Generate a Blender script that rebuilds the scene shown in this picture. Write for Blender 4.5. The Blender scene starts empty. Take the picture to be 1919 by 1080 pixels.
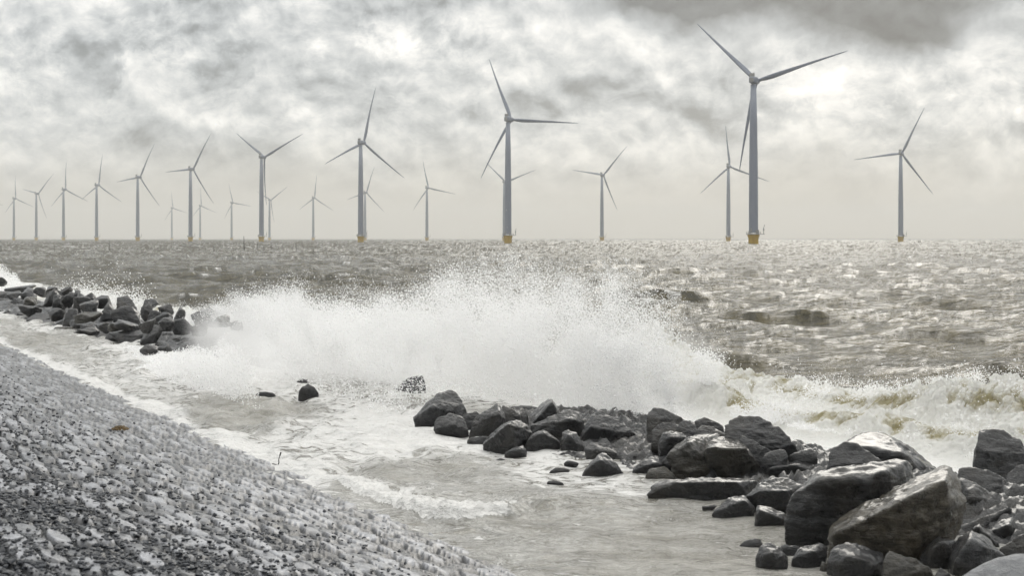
import bpy, bmesh, math, random
import numpy as np
from mathutils import Vector
R = math.radians
random.seed(7); rng = np.random.default_rng(11)
sc = bpy.context.scene
COL = sc.collection
# ------------------------------------------------------------------ camera
F = 2637.0; CX = 959.5; Y0 = 448.0; H = 3.0        # focal length (photo pixels), horizon row, eye height above the water
cam = bpy.data.cameras.new('camera'); cam.sensor_width = 36; cam.lens = 36*F/1919.0
cam.shift_y = -(540-Y0)/1919.0
cam.clip_start = 0.1; cam.clip_end = 40000
cam.dof.use_dof = True; cam.dof.focus_distance = 28; cam.dof.aperture_fstop = 4.5
co = bpy.data.objects.new('camera', cam); co.location = (0, 0, H); co.rotation_euler = (R(90), 0, 0)
COL.objects.link(co); sc.camera = co
sc.view_settings.view_transform = 'Standard'; sc.view_settings.look = 'None'
sc.view_settings.exposure = 0.14; sc.view_settings.gamma = 1; sc.view_settings.use_curve_mapping = False
cy = sc.cycles
cy.max_bounces = 12; cy.diffuse_bounces = 12; cy.glossy_bounces = 3; cy.transmission_bounces = 4
cy.volume_bounces = 12; cy.transparent_max_bounces = 8; cy.use_denoising = True
SUN_AZ, SUN_EL = R(13), R(25)                        # azimuth to the right of the view direction
# ------------------------------------------------------------------ node helpers
def nd(nt, typ, **kw):
    n = nt.nodes.new(typ)
    for k, v in kw.items():
        if k.startswith('_'): setattr(n, k[1:], v)
        else:
            s = n.inputs[int(k[1:])] if k[0] == 'i' and k[1:].isdigit() else n.inputs[k.replace('__', ' ')]
            if hasattr(v, 'is_output') or isinstance(v, bpy.types.NodeSocket): nt.links.new(v, s)
            else: s.default_value = v
    return n
def M_(nt, op, a, b=None, c=None, clamp=False):
    n = nt.nodes.new('ShaderNodeMath'); n.operation = op; n.use_clamp = clamp
    for i, v in enumerate((a, b, c)):
        if v is None: continue
        if isinstance(v, bpy.types.NodeSocket): nt.links.new(v, n.inputs[i])
        else: n.inputs[i].default_value = v
    return n.outputs[0]
def noise(nt, vec, scale, detail=4, rough=.5, dist=0, typ='FBM'):
    n = nd(nt, 'ShaderNodeTexNoise', _noise_dimensions='3D', Scale=scale, Detail=detail, Roughness=rough, Distortion=dist)
    n.noise_type = typ
    if vec is not None: nt.links.new(vec, n.inputs['Vector'])
    return n.outputs[0]
def smooth(nt, v, a, b, lo=0., hi=1.):
    n = nd(nt, 'ShaderNodeMapRange', _interpolation_type='SMOOTHSTEP')
    nt.links.new(v, n.inputs['Value'])
    for k, x in (('From Min', a), ('From Max', b), ('To Min', lo), ('To Max', hi)): n.inputs[k].default_value = x
    return n.outputs['Result']
def mixc(nt, f, a, b, blend='MIX'):
    n = nt.nodes.new('ShaderNodeMix'); n.data_type = 'RGBA'; n.blend_type = blend; n.clamp_factor = True
    for s, v in ((n.inputs[0], f), (n.inputs[6], a), (n.inputs[7], b)):
        if isinstance(v, bpy.types.NodeSocket): nt.links.new(v, s)
        elif isinstance(v, (tuple, list)): s.default_value = (*v, 1) if len(v) == 3 else v
        else: s.default_value = v
    return n.outputs[2]
def vscale(nt, vec, s):
    n = nt.nodes.new('ShaderNodeVectorMath'); n.operation = 'MULTIPLY'
    nt.links.new(vec, n.inputs[0]); n.inputs[1].default_value = s
    return n.outputs[0]
def vadd(nt, vec, s):
    n = nt.nodes.new('ShaderNodeVectorMath'); n.operation = 'ADD'
    nt.links.new(vec, n.inputs[0])
    if isinstance(s, bpy.types.NodeSocket): nt.links.new(s, n.inputs[1])
    else: n.inputs[1].default_value = s
    return n.outputs[0]
# ------------------------------------------------------------------ world: broken overcast with a bright veil round the hidden sun
w = bpy.data.worlds.new("World"); sc.world = w; w.use_nodes = True
nt = w.node_tree; nt.nodes.clear()
tc = nd(nt, 'ShaderNodeTexCoord'); D_ = tc.outputs['Generated']
sky = nd(nt, 'ShaderNodeTexSky', _sky_type='NISHITA', _sun_disc=False, _sun_elevation=SUN_EL, _sun_rotation=SUN_AZ)
skc = vscale(nt, sky.outputs[0], (.09, .09, .09))
sep = nd(nt, 'ShaderNodeSeparateXYZ'); nt.links.new(D_, sep.inputs[0])
az = M_(nt, 'ARCTAN2', sep.outputs[0], sep.outputs[1]); el = M_(nt, 'ARCSINE', sep.outputs[2])
# warped direction used by every cloud layer
wn = nd(nt, 'ShaderNodeTexNoise', Scale=9.0, Detail=5.0, Roughness=.6); nt.links.new(D_, wn.inputs['Vector'])
wv = vadd(nt, vscale(nt, wn.outputs['Color'], (.034, .034, .034)), (-.017, -.017, -.017))
Dw = vscale(nt, vadd(nt, D_, wv), (1, 1, 1.45))
def cloud(vec):
    a = noise(nt, vec, 7.0, 12, .62, .15)
    b = noise(nt, vec, 24.0, 9, .66, .3)
    v = nd(nt, 'ShaderNodeTexVoronoi', _feature='SMOOTH_F1', Scale=11.0, Detail=3.0, Roughness=.55, Smoothness=.35, Vector=vec).outputs['Distance']
    return M_(nt, 'ADD', M_(nt, 'MULTIPLY_ADD', b, .28, M_(nt, 'MULTIPLY', a, .62)), M_(nt, 'MULTIPLY_ADD', v, -.22, .14))
c1 = cloud(Dw); c2 = cloud(vadd(nt, Dw, (.004, 0, .012)))
sw = nd(nt, 'ShaderNodeSeparateXYZ'); nt.links.new(wv, sw.inputs[0])
azw = M_(nt, 'ADD', az, M_(nt, 'MULTIPLY', sw.outputs[0], 2.6)); elw = M_(nt, 'ADD', el, M_(nt, 'MULTIPLY', sw.outputs[2], 2.0))
def blob(px, py, wx, wy):
    a = math.atan((px-CX)/F); e = math.atan((Y0-py)/F); sa = wx/F; se = wy/F
    dx = M_(nt, 'MULTIPLY', M_(nt, 'SUBTRACT', azw, a), 1/sa); dy = M_(nt, 'MULTIPLY', M_(nt, 'SUBTRACT', elw, e), 1/se)
    r2 = M_(nt, 'ADD', M_(nt, 'MULTIPLY', dx, dx), M_(nt, 'MULTIPLY', dy, dy))
    return M_(nt, 'EXPONENT', M_(nt, 'MULTIPLY', r2, -1.0))
base = M_(nt, 'MULTIPLY_ADD', M_(nt, 'SUBTRACT', c1, .5), -.80, .465)
BLOBS = [  # where the photo's big masses sit: + bright, - dark
 (760, 85, 240, 40, .12), (920, 40, 110, 60, .06),
 (1800, 160, 260, 80, .12), (1560, 190, 170, 60, .08), (1230, 40, 120, 60, .10), (100, 150, 190, 80, -.06), (560, 40, 200, 50, -.10),
 (420, 120, 260, 80, -.10), (1150, 160, 200, 90, -.10), (1380, 200, 110, 70, -.12), (1750, 330, 250, 60, .05), (130, 40, 120, 45, .14),
 (400, 230, 160, 45, .10), (820, 250, 220, 60, -.08), (1830, 60, 60, 60, .22)]
for px, py, wx, wy, k in BLOBS:
    base = M_(nt, 'ADD', base, M_(nt, 'MULTIPLY', blob(px, py, wx, wy), k))
la = noise(nt, vadd(nt, Dw, (3.1, 0, 0)), 4.0, 11, .60, .1); lb = noise(nt, vadd(nt, Dw, (0, 7.3, 0)), 11.0, 9, .6, .1)
base = M_(nt, 'ADD', base, M_(nt, 'ADD', smooth(nt, la, 
  .45, .55, .085, -.085), smooth(nt, lb, .48, .55, .03, -.03)))
base = M_(nt, 'ADD', base, smooth(nt, c1, .46, .51, .035, -.035))
lc = noise(nt, vadd(nt, Dw, (5, 2, 0)), 15.0, 11, .68, .2); brf = M_(nt, 'ADD', M_(nt, 'ADD', blob(200, 130, 230, 90), blob(420, 215, 200, 40)), M_(nt, 'ADD', blob(1650, 190, 330, 80), blob(760, 80, 260, 50)))
base = M_(nt, 'ADD', base, M_(nt, 'MULTIPLY', smooth(nt, lc, .47, .57), M_(nt, 'MULTIPLY_ADD', brf, .17, .04)))
rim = M_(nt, 'MULTIPLY', M_(nt, 'SUBTRACT', c1, c2), 3.3)
lum = M_(nt, 'ADD', base, rim)
# calm, even veil near the horizon
hz = smooth(nt, elw, .010, .085)
lum = M_(nt, 'ADD', M_(nt, 'MULTIPLY', hz, lum), M_(nt, 'MULTIPLY', M_(nt, 'SUBTRACT', 1.0, hz), .62))
# brightness rising round the hidden sun above the frame, dimmer behind the viewer
sd = Vector((math.sin(SUN_AZ)*math.cos(SUN_EL), math.cos(SUN_AZ)*math.cos(SUN_EL), math.sin(SUN_EL)))
dt = nd(nt, 'ShaderNodeVectorMath', _operation='DOT_PRODUCT'); nt.links.new(D_, dt.inputs[0]); dt.inputs[1].default_value = sd
glow = smooth(nt, dt.outputs['Value'], .935, 1.0, 0, .6)
back = smooth(nt, sep.outputs[1], -.6, .7, 1.05, 1.0)
lum = M_(nt, 'MULTIPLY', lum, smooth(nt, el, .6, 1.1, 1, 3.3))
lum = M_(nt, 'MULTIPLY', M_(nt, 'ADD', M_(nt, 'SMOOTH_MAX', lum, .24, .15), glow), back)
dkm = M_(nt, 'ADD', M_(nt, 'ADD', M_(nt, 'MULTIPLY', blob(1540, -10, 380, 86), 1.1), M_(nt, 'MULTIPLY', blob(1685, 68, 125, 48), .75)), M_(nt, 'MULTIPLY', blob(1270, -8, 170, 46), .5))
dkm = M_(nt, 'MULTIPLY', dkm, M_(nt, 'MULTIPLY_ADD', M_(nt, 'SUBTRACT', c1, .5), 1.2, 1.0))
lum = M_(nt, 'MULTIPLY', lum, M_(nt, 'SUBTRACT', 1.0, M_(nt, 'MINIMUM', dkm, .80)))
tint = mixc(nt, smooth(nt, lum, .35, 1.0), (.925, .975, 1.0), (1.0, .99, .955))
tint = mixc(nt, hz, (1.0, .968, .87), tint)
cc = nt.nodes.new('ShaderNodeVectorMath'); cc.operation = 'SCALE'; nt.links.new(tint, cc.inputs[0]); nt.links.new(lum, cc.inputs['Scale'])
fin = mixc(nt, .95, skc, cc.outputs[0])
bg = nd(nt, 'ShaderNodeBackground', Color=fin, Strength=1.0)
nd(nt, 'ShaderNodeOutputWorld', Surface=bg.outputs[0])
w.cycles.sampling_method = 'NONE'   # a smooth overcast sky needs no importance map
sl = bpy.data.lights.new('sun', 'SUN'); sl.energy = .45; sl.angle = R(26); sl.color = (1, .95, .86)
so = bpy.data.objects.new('sun', sl); so.rotation_euler = Vector((-sd.x, -sd.y, -sd.z)).to_track_quat('-Z', 'Y').to_euler()
COL.objects.link(so)
# ------------------------------------------------------------------ helpers
def P(px, py, D): return np.array([(px-CX)/F*D, D, H-(py-Y0)/F*D])
def W(px, py): D = H*F/(py-Y0); return np.array([(px-CX)/F*D, D])        # a pixel on the still water
def tag(o, label=None, cat=None, group=None, kind=None):
    if label: o['label'] = label
    if cat: o['category'] = cat
    if group: o['group'] = group
    if kind: o['kind'] = kind
    return o
def mesh_np(name, V, Q, mat=None, smoothf=True, attrs=None, parent=None):
    me = bpy.data.meshes.new(name); V = np.ascontiguousarray(V, np.float32); Q = np.ascontiguousarray(Q, np.int32)
    n, k = Q.shape
    me.vertices.add(len(V)); me.vertices.foreach_set('co', V.ravel())
    me.loops.add(n*k); me.loops.foreach_set('vertex_index', Q.ravel())
    me.polygons.add(n); me.polygons.foreach_set('loop_start', np.arange(0, n*k, k, dtype=np.int32))
    me.polygons.foreach_set('use_smooth', np.full(n, smoothf))
    me.update(calc_edges=True)
    for an, av in (attrs or {}).items():
        a = me.attributes.new(an, 'FLOAT', 'POINT'); a.data.foreach_set('value', np.ascontiguousarray(av, np.float32))
    if mat: me.materials.append(mat)
    o = bpy.data.objects.new(name, me); COL.objects.link(o)
    if parent: o.parent = parent
    return o
def gridq(nr, nc):
    i = np.arange(nr*nc).reshape(nr, nc)
    return np.stack([i[:-1, :-1], i[:-1, 1:], i[1:, 1:], i[1:, :-1]], -1).reshape(-1, 4)
PERM = rng.permutation(256).astype(np.int64); PERM = np.concatenate([PERM, PERM])
GR = rng.normal(size=(256, 3)); GR /= np.linalg.norm(GR, axis=1)[:, None]
def perlin(p):
    i = np.floor(p).astype(np.int64); f = p-i; i &= 255
    u = f*f*f*(f*(f*6-15)+10); r = 0
    for dx in (0, 1):
        for dy in (0, 1):
            for dz in (0, 1):
                h = PERM[PERM[PERM[(i[:, 0]+dx) & 255]+((i[:, 1]+dy) & 255)]+((i[:, 2]+dz) & 255)]
                g = GR[h]; d = (g*(f-np.array([dx, dy, dz]))).sum(1)
                wt = (u[:, 0] if dx else 1-u[:, 0])*(u[:, 1] if dy else 1-u[:, 1])*(u[:, 2] if dz else 1-u[:, 2])
                r = r+d*wt
    return r*1.5
def fbm(p, o=4, g=.5, l=2.03, ridged=False, billow=False):
    a = 1; s = 0; t = 0
    for k in range(o):
        n = perlin(p*l**k+k*17.3)
        if billow: n = np.abs(n)*2-.5
        if ridged: n = .5-np.abs(n)*1.5
        s = s+a*n; t += a; a *= g
    return s/t
def sm(x, a, b): t = np.clip((x-a)/(b-a), 0, 1); return t*t*(3-2*t)
# breakwater frame: G0 a point of its landward waterline, gd along it (towards the far left), gn seaward
G0 = np.array([2.6, 14.4]); gd = np.array([-.498, .867]); gn = np.array([.867, .498])
def SQ(x, y): return (x-G0[0])*gd[0]+(y-G0[1])*gd[1], (x-G0[0])*gn[0]+(y-G0[1])*gn[1]
def XY(s, q): return G0[0]+s*gd[0]+q*gn[0], G0[1]+s*gd[1]+q*gn[1]
def Dq(px, q): u = (px-CX)/F; return (q+9.425)/(.498+.867*u)
# dike frame
KS = .27
def dike_z(x, y): return KS*(-.885*x-.466*(y-12.5))
# ------------------------------------------------------------------ materials
def new_mat(name):
    m = bpy.data.materials.new(name); m.use_nodes = True; nt = m.node_tree; nt.nodes.clear()
    return m, nt
def out(nt, sh, vol=None):
    o = nt.nodes.new('ShaderNodeOutputMaterial')
    if sh is not None: nt.links.new(sh, o.inputs['Surface'])
    if vol is not None: nt.links.new(vol, o.inputs['Volume'])
def bump(nt, h, strength, dist, prev=None):
    b = nd(nt, 'ShaderNodeBump', Strength=strength, Distance=dist, Height=h)
    if prev is not None: nt.links.new(prev, b.inputs['Normal'])
    return b.outputs[0]
def attr(nt, name): return nd(nt, 'ShaderNodeAttribute', _attribute_name=name).outputs['Fac']
# water: murky brown, glossy; foam where the mesh carries it
mWater, nt = new_mat('water'); pos = nd(nt, 'ShaderNodeNewGeometry').outputs['Position']
fo = attr(nt, 'foam'); calm = attr(nt, 'calm')
pst = vscale(nt, pos, (.8, 1.15, 1.6))
n1 = noise(nt, pst, 1.6, 6, .62, .4); n2 = noise(nt, pst, 9.0, 5, .6, .3); n3 = noise(nt, pst, 38.0, 3, .6)
lace = noise(nt, vadd(nt, pst, vscale(nt, nd(nt, 'ShaderNodeTexNoise', Scale=1.2, Detail=3.0, Vector=pst).outputs['Color'], (1.2, 1.2, .3))), 4.2, 9, .72, .9)
lf = M_(nt, 'ABSOLUTE', M_(nt, 'SUBTRACT', lace, .5))
web = smooth(nt, lf, .0, .085, 1, 0)                       # thin veins of foam
patch = smooth(nt, M_(nt, 'ADD', lace, M_(nt, 'MULTIPLY', M_(nt, 'SUBTRACT', fo, .5), .36)), .475, .555)
fm = M_(nt, 'MAXIMUM', patch, M_(nt, 'MULTIPLY', web, M_(nt, 'MULTIPLY', fo, 1.5, clamp=True)), clamp=True)
fm = M_(nt, 'MULTIPLY', fm, smooth(nt, fo, .02, .15))
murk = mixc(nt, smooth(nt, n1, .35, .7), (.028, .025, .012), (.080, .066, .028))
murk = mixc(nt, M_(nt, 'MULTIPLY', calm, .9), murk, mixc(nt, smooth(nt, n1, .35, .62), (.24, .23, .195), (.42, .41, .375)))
colr = mixc(nt, fm, murk, mixc(nt, n2, (.58, .57, .55), (.86, .86, .85)))
rgh = M_(nt, 'ADD', M_(nt, 'MULTIPLY', fm, .45), .08)
hb = M_(nt, 'ADD', M_(nt, 'MULTIPLY', n1, 1.0), M_(nt, 'MULTIPLY', n2, .22))
hb = M_(nt, 'ADD', hb, M_(nt, 'MULTIPLY', M_(nt, 'MULTIPLY', n2, calm), .30)); hb = M_(nt, 'ADD', hb, M_(nt, 'MULTIPLY', n3, .07)); hb = M_(nt, 'ADD', hb, M_(nt, 'MULTIPLY', fm, .10))
bn = bump(nt, hb, .9, .20)
p = nd(nt, 'ShaderNodeBsdfPrincipled', Base__Color=colr, Roughness=rgh, IOR=1.33, Normal=bn)
nt.links.new(M_(nt, 'MULTIPLY_ADD', calm, .55, .38), p.inputs['Specular IOR Level'])
out(nt, p.outputs[0])
# foam / broken water
mFoam, nt = new_mat('broken_water'); pos = nd(nt, 'ShaderNodeNewGeometry').outputs['Position']
fo = attr(nt, 'foam')
n1 = noise(nt, pos, 1.7, 8, .62, .6); n2 = noise(nt, pos, 14.0, 6, .65, .3)
k = M_(nt, 'ADD', M_(nt, 'MULTIPLY', n1, .7), M_(nt, 'MULTIPLY', n2, .3))
wf = smooth(nt, M_(nt, 'ADD', k, M_(nt, 'MULTIPLY', M_(nt, 'SUBTRACT', fo, .5), .6)), .36, .60)
colr = mixc(nt, wf, (.49, .445, .29), (.96, .96, .94))
p = nd(nt, 'ShaderNodeBsdfPrincipled', Base__Color=colr, Roughness=M_(nt, 'MULTIPLY_ADD', wf, .4, .25), IOR=1.33, Normal=bump(nt, n2, .7, .06))
tr = nd(nt, 'ShaderNodeBsdfTranslucent', Color=colr)
mx = nd(nt, 'ShaderNodeMixShader', i0=.52, i1=p.outputs[0], i2=tr.outputs[0])
out(nt, mx.outputs[0])
# droplets
mDrop, nt = new_mat('spray_drops')
a = nd(nt, 'ShaderNodeBsdfDiffuse', Color=(1, 1, 1, 1)); b = nd(nt, 'ShaderNodeBsdfTranslucent', Color=(1, 1, 1, 1))
out(nt, nd(nt, 'ShaderNodeMixShader', i0=.5, i1=a.outputs[0], i2=b.outputs[0]).outputs[0])
# rock
def rock_mat(name, dark, light, brown, rg=(.25, .5), wet=.85):
    m, nt = new_mat(name); tc = nd(nt, 'ShaderNodeTexCoord').outputs['Object']
    oi = nd(nt, 'ShaderNodeObjectInfo').outputs['Random']
    v = vadd(nt, tc, nd(nt, 'ShaderNodeCombineXYZ', X=M_(nt, 'MULTIPLY', oi, 40.0)).outputs[0])
    n1 = noise(nt, v, 1.3, 6, .6, .5); n2 = noise(nt, v, 9, 8, .68, .2); n3 = noise(nt, v, 60, 5, .65)
    st = noise(nt, vscale(nt, v, (2.2, 2.2, 9)), 2.6, 6, .65, .8)
    c = mixc(nt, smooth(nt, n2, .35, .7), dark, light)
    c = mixc(nt, smooth(nt, n1, .48, .68, 0, .75), c, brown)
    c = mixc(nt, smooth(nt, n3, .70, .80, 0, .5), c, (.22, .22, .21))
    val = M_(nt, 'MULTIPLY_ADD', oi, .7, .65)
    hs = nd(nt, 'ShaderNodeHueSaturation', Value=val, Color=c)
    h = M_(nt, 'ADD', M_(nt, 'MULTIPLY', n2, .5), M_(nt, 'ADD', M_(nt, 'MULTIPLY', n3, .10), M_(nt, 'MULTIPLY', st, .45)))
    rr = smooth(nt, n2, .3, .7, rg[0], rg[1])
    p = nd(nt, 'ShaderNodeBsdfPrincipled', Base__Color=hs.outputs[0], Roughness=rr, IOR=1.5, Normal=bump(nt, h, 1.0, .18))
    p.inputs['Coat Weight'].default_value = wet; p.inputs['Coat Roughness'].default_value = .12; p.inputs['Coat IOR'].default_value = 1.33
    out(nt, p.outputs[0]); return m
mRock = rock_mat('wet_basalt', (.008, .009, .0105), (.032, .033, .036), (.030, .025, .017))
mRockB = rock_mat('wet_olive_rock', (.016, .015, .011), (.060, .055, .042), (.045, .036, .020))
mRockC = rock_mat('wet_tan_rock', (.034, .028, .018), (.13, .115, .085), (.070, .052, .027), (.25, .5), .8)
mRockD = rock_mat('grey_rock', (.03, .031, .034), (.10, .102, .106), (.07, .062, .05))
mPale = rock_mat('pale_rock', (.36, .37, .39), (.50, .51, .53), (.44, .45, .47), (.5, .7), .1)
# dike stones
mDike, nt = new_mat('dike_stone'); pos = nd(nt, 'ShaderNodeNewGeometry').outputs['Position']
gap = attr(nt, 'gap'); tone = attr(nt, 'tone'); n2 = noise(nt, pos, 12, 7, .68); n3 = noise(nt, pos, 70, 4, .6)
c = mixc(nt, tone, (.022, .025, .032), (.36, .37, .40))
c = mixc(nt, smooth(nt, n2, .45, .66, 0, .55), c, (.09, .09, .095))
c = mixc(nt, gap, c, (.012, .013, .015))
h = M_(nt, 'ADD', M_(nt, 'MULTIPLY', n2, .7), M_(nt, 'MULTIPLY', n3, .12))
p = nd(nt, 'ShaderNodeBsdfPrincipled', Base__Color=c, Roughness=smooth(nt, n2, .3, .7, .2, .5), IOR=1.45, Normal=bump(nt, h, .7, .03))
p.inputs['Coat Weight'].default_value = .3; p.inputs['Coat Roughness'].default_value = .3
out(nt, p.outputs[0])
def plain(name, c, r=.5, nscale=3., var=.25, metal=0):
    m, nt = new_mat(name); tc = nd(nt, 'ShaderNodeTexCoord').outputs['Object']
    n = noise(nt, tc, nscale, 5, .6); d = tuple(x*(1-var) for x in c)
    p = nd(nt, 'ShaderNodeBsdfPrincipled', Base__Color=mixc(nt, n, d, c), Roughness=r, Metallic=metal); out(nt, p.outputs[0]); return m
mGravel = plain('dark_gravel', (.042, .047, .057), .35, 8, .5)
mWhite = plain('turbine_paint', (.205, .232, .295), .42, .05, .10)
mYellow = plain('yellow_paint', (.62, .40, .03), .5, .4, .3)
mGrey = plain('galvanised_steel', (.30, .30, .29), .5, 1, .3)
mWood = plain('weathered_wood', (.035, .030, .026), .8, 5, .4)
mWeed = plain('seaweed', (.16, .10, .03), .5, 12, .6)
mShore = plain('far_shore', (.06, .065, .06), .9, .01, .3)
# ------------------------------------------------------------------ sea: one graded sheet to the horizon
us = np.arange(-.42, .42, 1.25/1406); ext = .42+np.cumsum(.004*1.28**np.arange(22))
us = np.concatenate([-ext[::-1], us, ext])
yp = np.concatenate([np.arange(.47, 6, .25), np.arange(6, 60, .5), np.arange(60, 345, .8), 345*1.05**np.arange(1, 20)])
Ys = H*1406.5/yp
U, Yg = np.meshgrid(us, Ys); X = (U*Yg).ravel(); Y = Yg.ravel(); X = np.clip(X, -8800, 8800)
X = X*1.0
N = len(X); S, Q = SQ(X, Y)
openm = sm(Q, 3.0, 8.0)
ZX = np.zeros(N); ZY = np.zeros(N); Z = np.zeros(N)
r2 = np.random.default_rng(3)
lam = np.exp(r2.uniform(math.log(.9), math.log(11), 84)); base_az = R(28)
SXn = np.zeros(N); SYn = np.zeros(N)
for L in lam:
    th = base_az+r2.normal()*.42; dx, dy = -math.sin(th), -math.cos(th); k = 2*math.pi/L
    A = .0074*L*r2.uniform(.6, 1.3)*(1 if L > 2 else .8); ph = k*(dx*X+dy*Y)+r2.uniform(0, 6.28)
    SXn -= A*k*dx*np.sin(ph); SYn -= A*k*dy*np.sin(ph)
    Z += A*np.cos(ph); s_ = A*1.0*np.sin(ph); ZX -= dx*s_; ZY -= dy*s_
grp = 0.85+.28*perlin(np.stack([X/22, Y/34, X*0], 1)); Z *= grp
crest = Z.copy(); SXn *= grp; SYn *= grp
for L in np.exp(r2.uniform(math.log(.12), math.log(.9), 26)):
    th = base_az+r2.normal()*.8; dx, dy = -math.sin(th), -math.cos(th); k = 2*math.pi/L
    c_ = .10*np.sin(k*(dx*X+dy*Y)+r2.uniform(0, 6.28))*sm(Y, 8, 18); SXn += dx*c_; SYn += dy*c_
Z *= openm; ZX *= openm; ZY *= openm
# chop inside the breakwater
zi = np.zeros(N)
for L in np.exp(r2.uniform(math.log(.25), math.log(2.4), 46)):
    th = R(50)+r2.normal()*.8; k = 2*math.pi/L
    zi += .0072*L*np.cos(k*(-math.sin(th)*X-math.cos(th)*Y)+r2.uniform(0, 6.28))
SXi = np.zeros(N); SYi = np.zeros(N)
for L in np.exp(r2.uniform(math.log(.07), math.log(.9), 44)):
    th = R(35)+r2.normal()*.9; dx, dy = -math.sin(th), -math.cos(th); k = 2*math.pi/L
    c_ = .062*np.sin(k*(dx*X+dy*Y)+r2.uniform(0, 6.28)); SXi += dx*c_; SYi += dy*c_
pat = .55+.9*np.clip(perlin(np.stack([X*.7, Y*.45, X*0+2], 1))+.2, 0, 1); SXi *= pat; SYi *= pat
pxs = CX+X/Y*F; pys = Y0+H*F/Y
zi *= (.45+1.0*sm(pxs, 1250, 700)*sm(pys, 960, 840)+.3*(perlin(np.stack([X, Y, X*0], 1)*.8)))
near = sm(-Q, -1, 14)  # inside
inside = 1-sm(Q, 1.5, 4)
Z += zi*inside
# the small wave running up the dike foot
poly = [W(*p) for p in [(560, 880), (640, 908), (720, 938), (790, 962), (870, 978), (950, 966), (1000, 950), (1090, 944), (1200, 946)]]
amps = [.02, .07, .10, .12, .13, .12, .09, .06, .0]
bestd = np.full(N, 9.); besta = np.zeros(N); side = np.zeros(N)
sel = np.where((Y < 24) & (X > -8) & (X < 4))[0]
wob = .10*perlin(np.stack([X[sel]*3, Y[sel]*3, X[sel]*0+5], 1))
for i in range(len(poly)-1):
    a, b = poly[i], poly[i+1]; ab = b-a; t = np.clip(((X[sel]-a[0])*ab[0]+(Y[sel]-a[1])*ab[1])/(ab@ab), 0, 1)
    dxx = X[sel]-a[0]-t*ab[0]; dyy = Y[sel]-a[1]-t*ab[1]; d = np.hypot(dxx, dyy)
    m = d < bestd[sel]; ii = sel[m]; bestd[ii] = d[m]; besta[ii] = amps[i]+(amps[i+1]-amps[i])*t[m]
    side[ii] = np.sign(ab[0]*dyy[m]-ab[1]*dxx[m])
dd = bestd*side; dd[sel] += wob
prof = np.where(dd > 0, np.exp(-(dd/.55)**2), np.exp(-(dd/.10)**2))
lump = fbm(np.stack([X[sel]*7, Y[sel]*7, X[sel]*0], 1), 3, billow=True)
ampz = besta*prof; Z += ampz; Z[sel] += ampz[sel]*.5*lump*sm(pxs[sel], 1020, 930)
# foam amounts
foam = np.zeros(N)
fn = fbm(np.stack([X/3.2, Y/5.5, X*0], 1), 4)
foam += inside*(.40+1.0*fn)*(.6+.4*sm(pys, 985, 880))
foam += inside*.30*np.exp(-((pxs-700)/230)**2-((pys-800)/55)**2)
foam += inside*.40*np.exp(-((Q-.6)/.9)**2)*sm(pxs, 1330, 1000)
foam += inside*.5*np.exp(-((pxs-420)/240)**2-((pys-700)/28)**2)
foam -= inside*.25*sm(pxs, 420, 100)*sm(pys, 700, 660)
foam -= inside*.0*np.exp(-((pxs-1180)/230)**2-((pys-985)/70)**2)
foam -= inside*.4*np.exp(-((pxs-480)/150)**2-((pys-765)/28)**2)
foam += .95*np.where(dd > -.12, np.exp(-(np.clip(dd, 0, 9)/.30)**2), 0)*np.minimum(besta/.08, 1)*sm(pxs, 975, 925)
edge = dike_z(X, Y); foam += .8*np.exp(-((edge+.03)/.06)**2)*sm(pxs, 640, 560)
foam += 1.0*sm(Q, 2.0, 4.0)*(1-sm(Q, 6.5, 9.5))
foam += .55*sm(Q, 5, 6)*(1-sm(Q, 8, 13))*(.6+1.2*fn)*sm(pxs, 1100, 1250)
wc = sm(crest, .26, .42)*sm(fbm(np.stack([X/.9, Y/2.2, X*0+7], 1), 4), .08, .35)
foam += wc*openm*.6
foam += openm*.45*np.exp(-((pxs-150)/90)**2-((pys-462)/5)**2)*sm(fn, 0, .3)
foam = np.clip(foam, 0, 1.2)
V = np.stack([X+ZX, Y+ZY, Z], 1)
Zg = Z.reshape(len(Ys), len(us)); Vg = V.reshape(len(Ys), len(us), 3)
du = np.gradient(Vg, axis=1); dv = np.gradient(Vg, axis=0); gnm = np.cross(du, dv).reshape(-1, 3); gnm *= np.sign(gnm[:, 2:3]+1e-9); gnm /= np.linalg.norm(gnm, axis=1)[:, None]+1e-12
bias = .15+.12*sm(Y, 18, 150)                       # facets tilted towards a low viewer are the ones not hidden behind crests
bl = sm(Y, 16, 70); tv = SYn*(1.0-.12*bl)+.14+.12*bl+.11*sm(Y, 120, 700); tv = .5*(tv+np.sqrt(tv*tv+.004)); tv = .48*np.tanh(tv/.48)
anm = np.stack([-SXn, -tv, np.ones(N)], 1); anm /= np.linalg.norm(anm, axis=1)[:, None]
gn2 = gnm.copy(); gn2[:, 0] -= SXi*inside; gn2[:, 1] -= (SYi+.05)*inside; gn2 /= np.linalg.norm(gn2, axis=1)[:, None]; gnm = gn2
wf_ = (sm(Y, 13, 20)*openm)[:, None]; NRM = gnm*(1-wf_)+anm*wf_; NRM /= np.linalg.norm(NRM, axis=1)[:, None]
sea = mesh_np('sea', V, gridq(len(Ys), len(us))[:, ::-1], mWater, True, {'foam': foam, 'calm': inside}); tag(sea, kind='structure')
sea.data.normals_split_custom_set_from_vertices(NRM.astype(np.float32))
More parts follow.
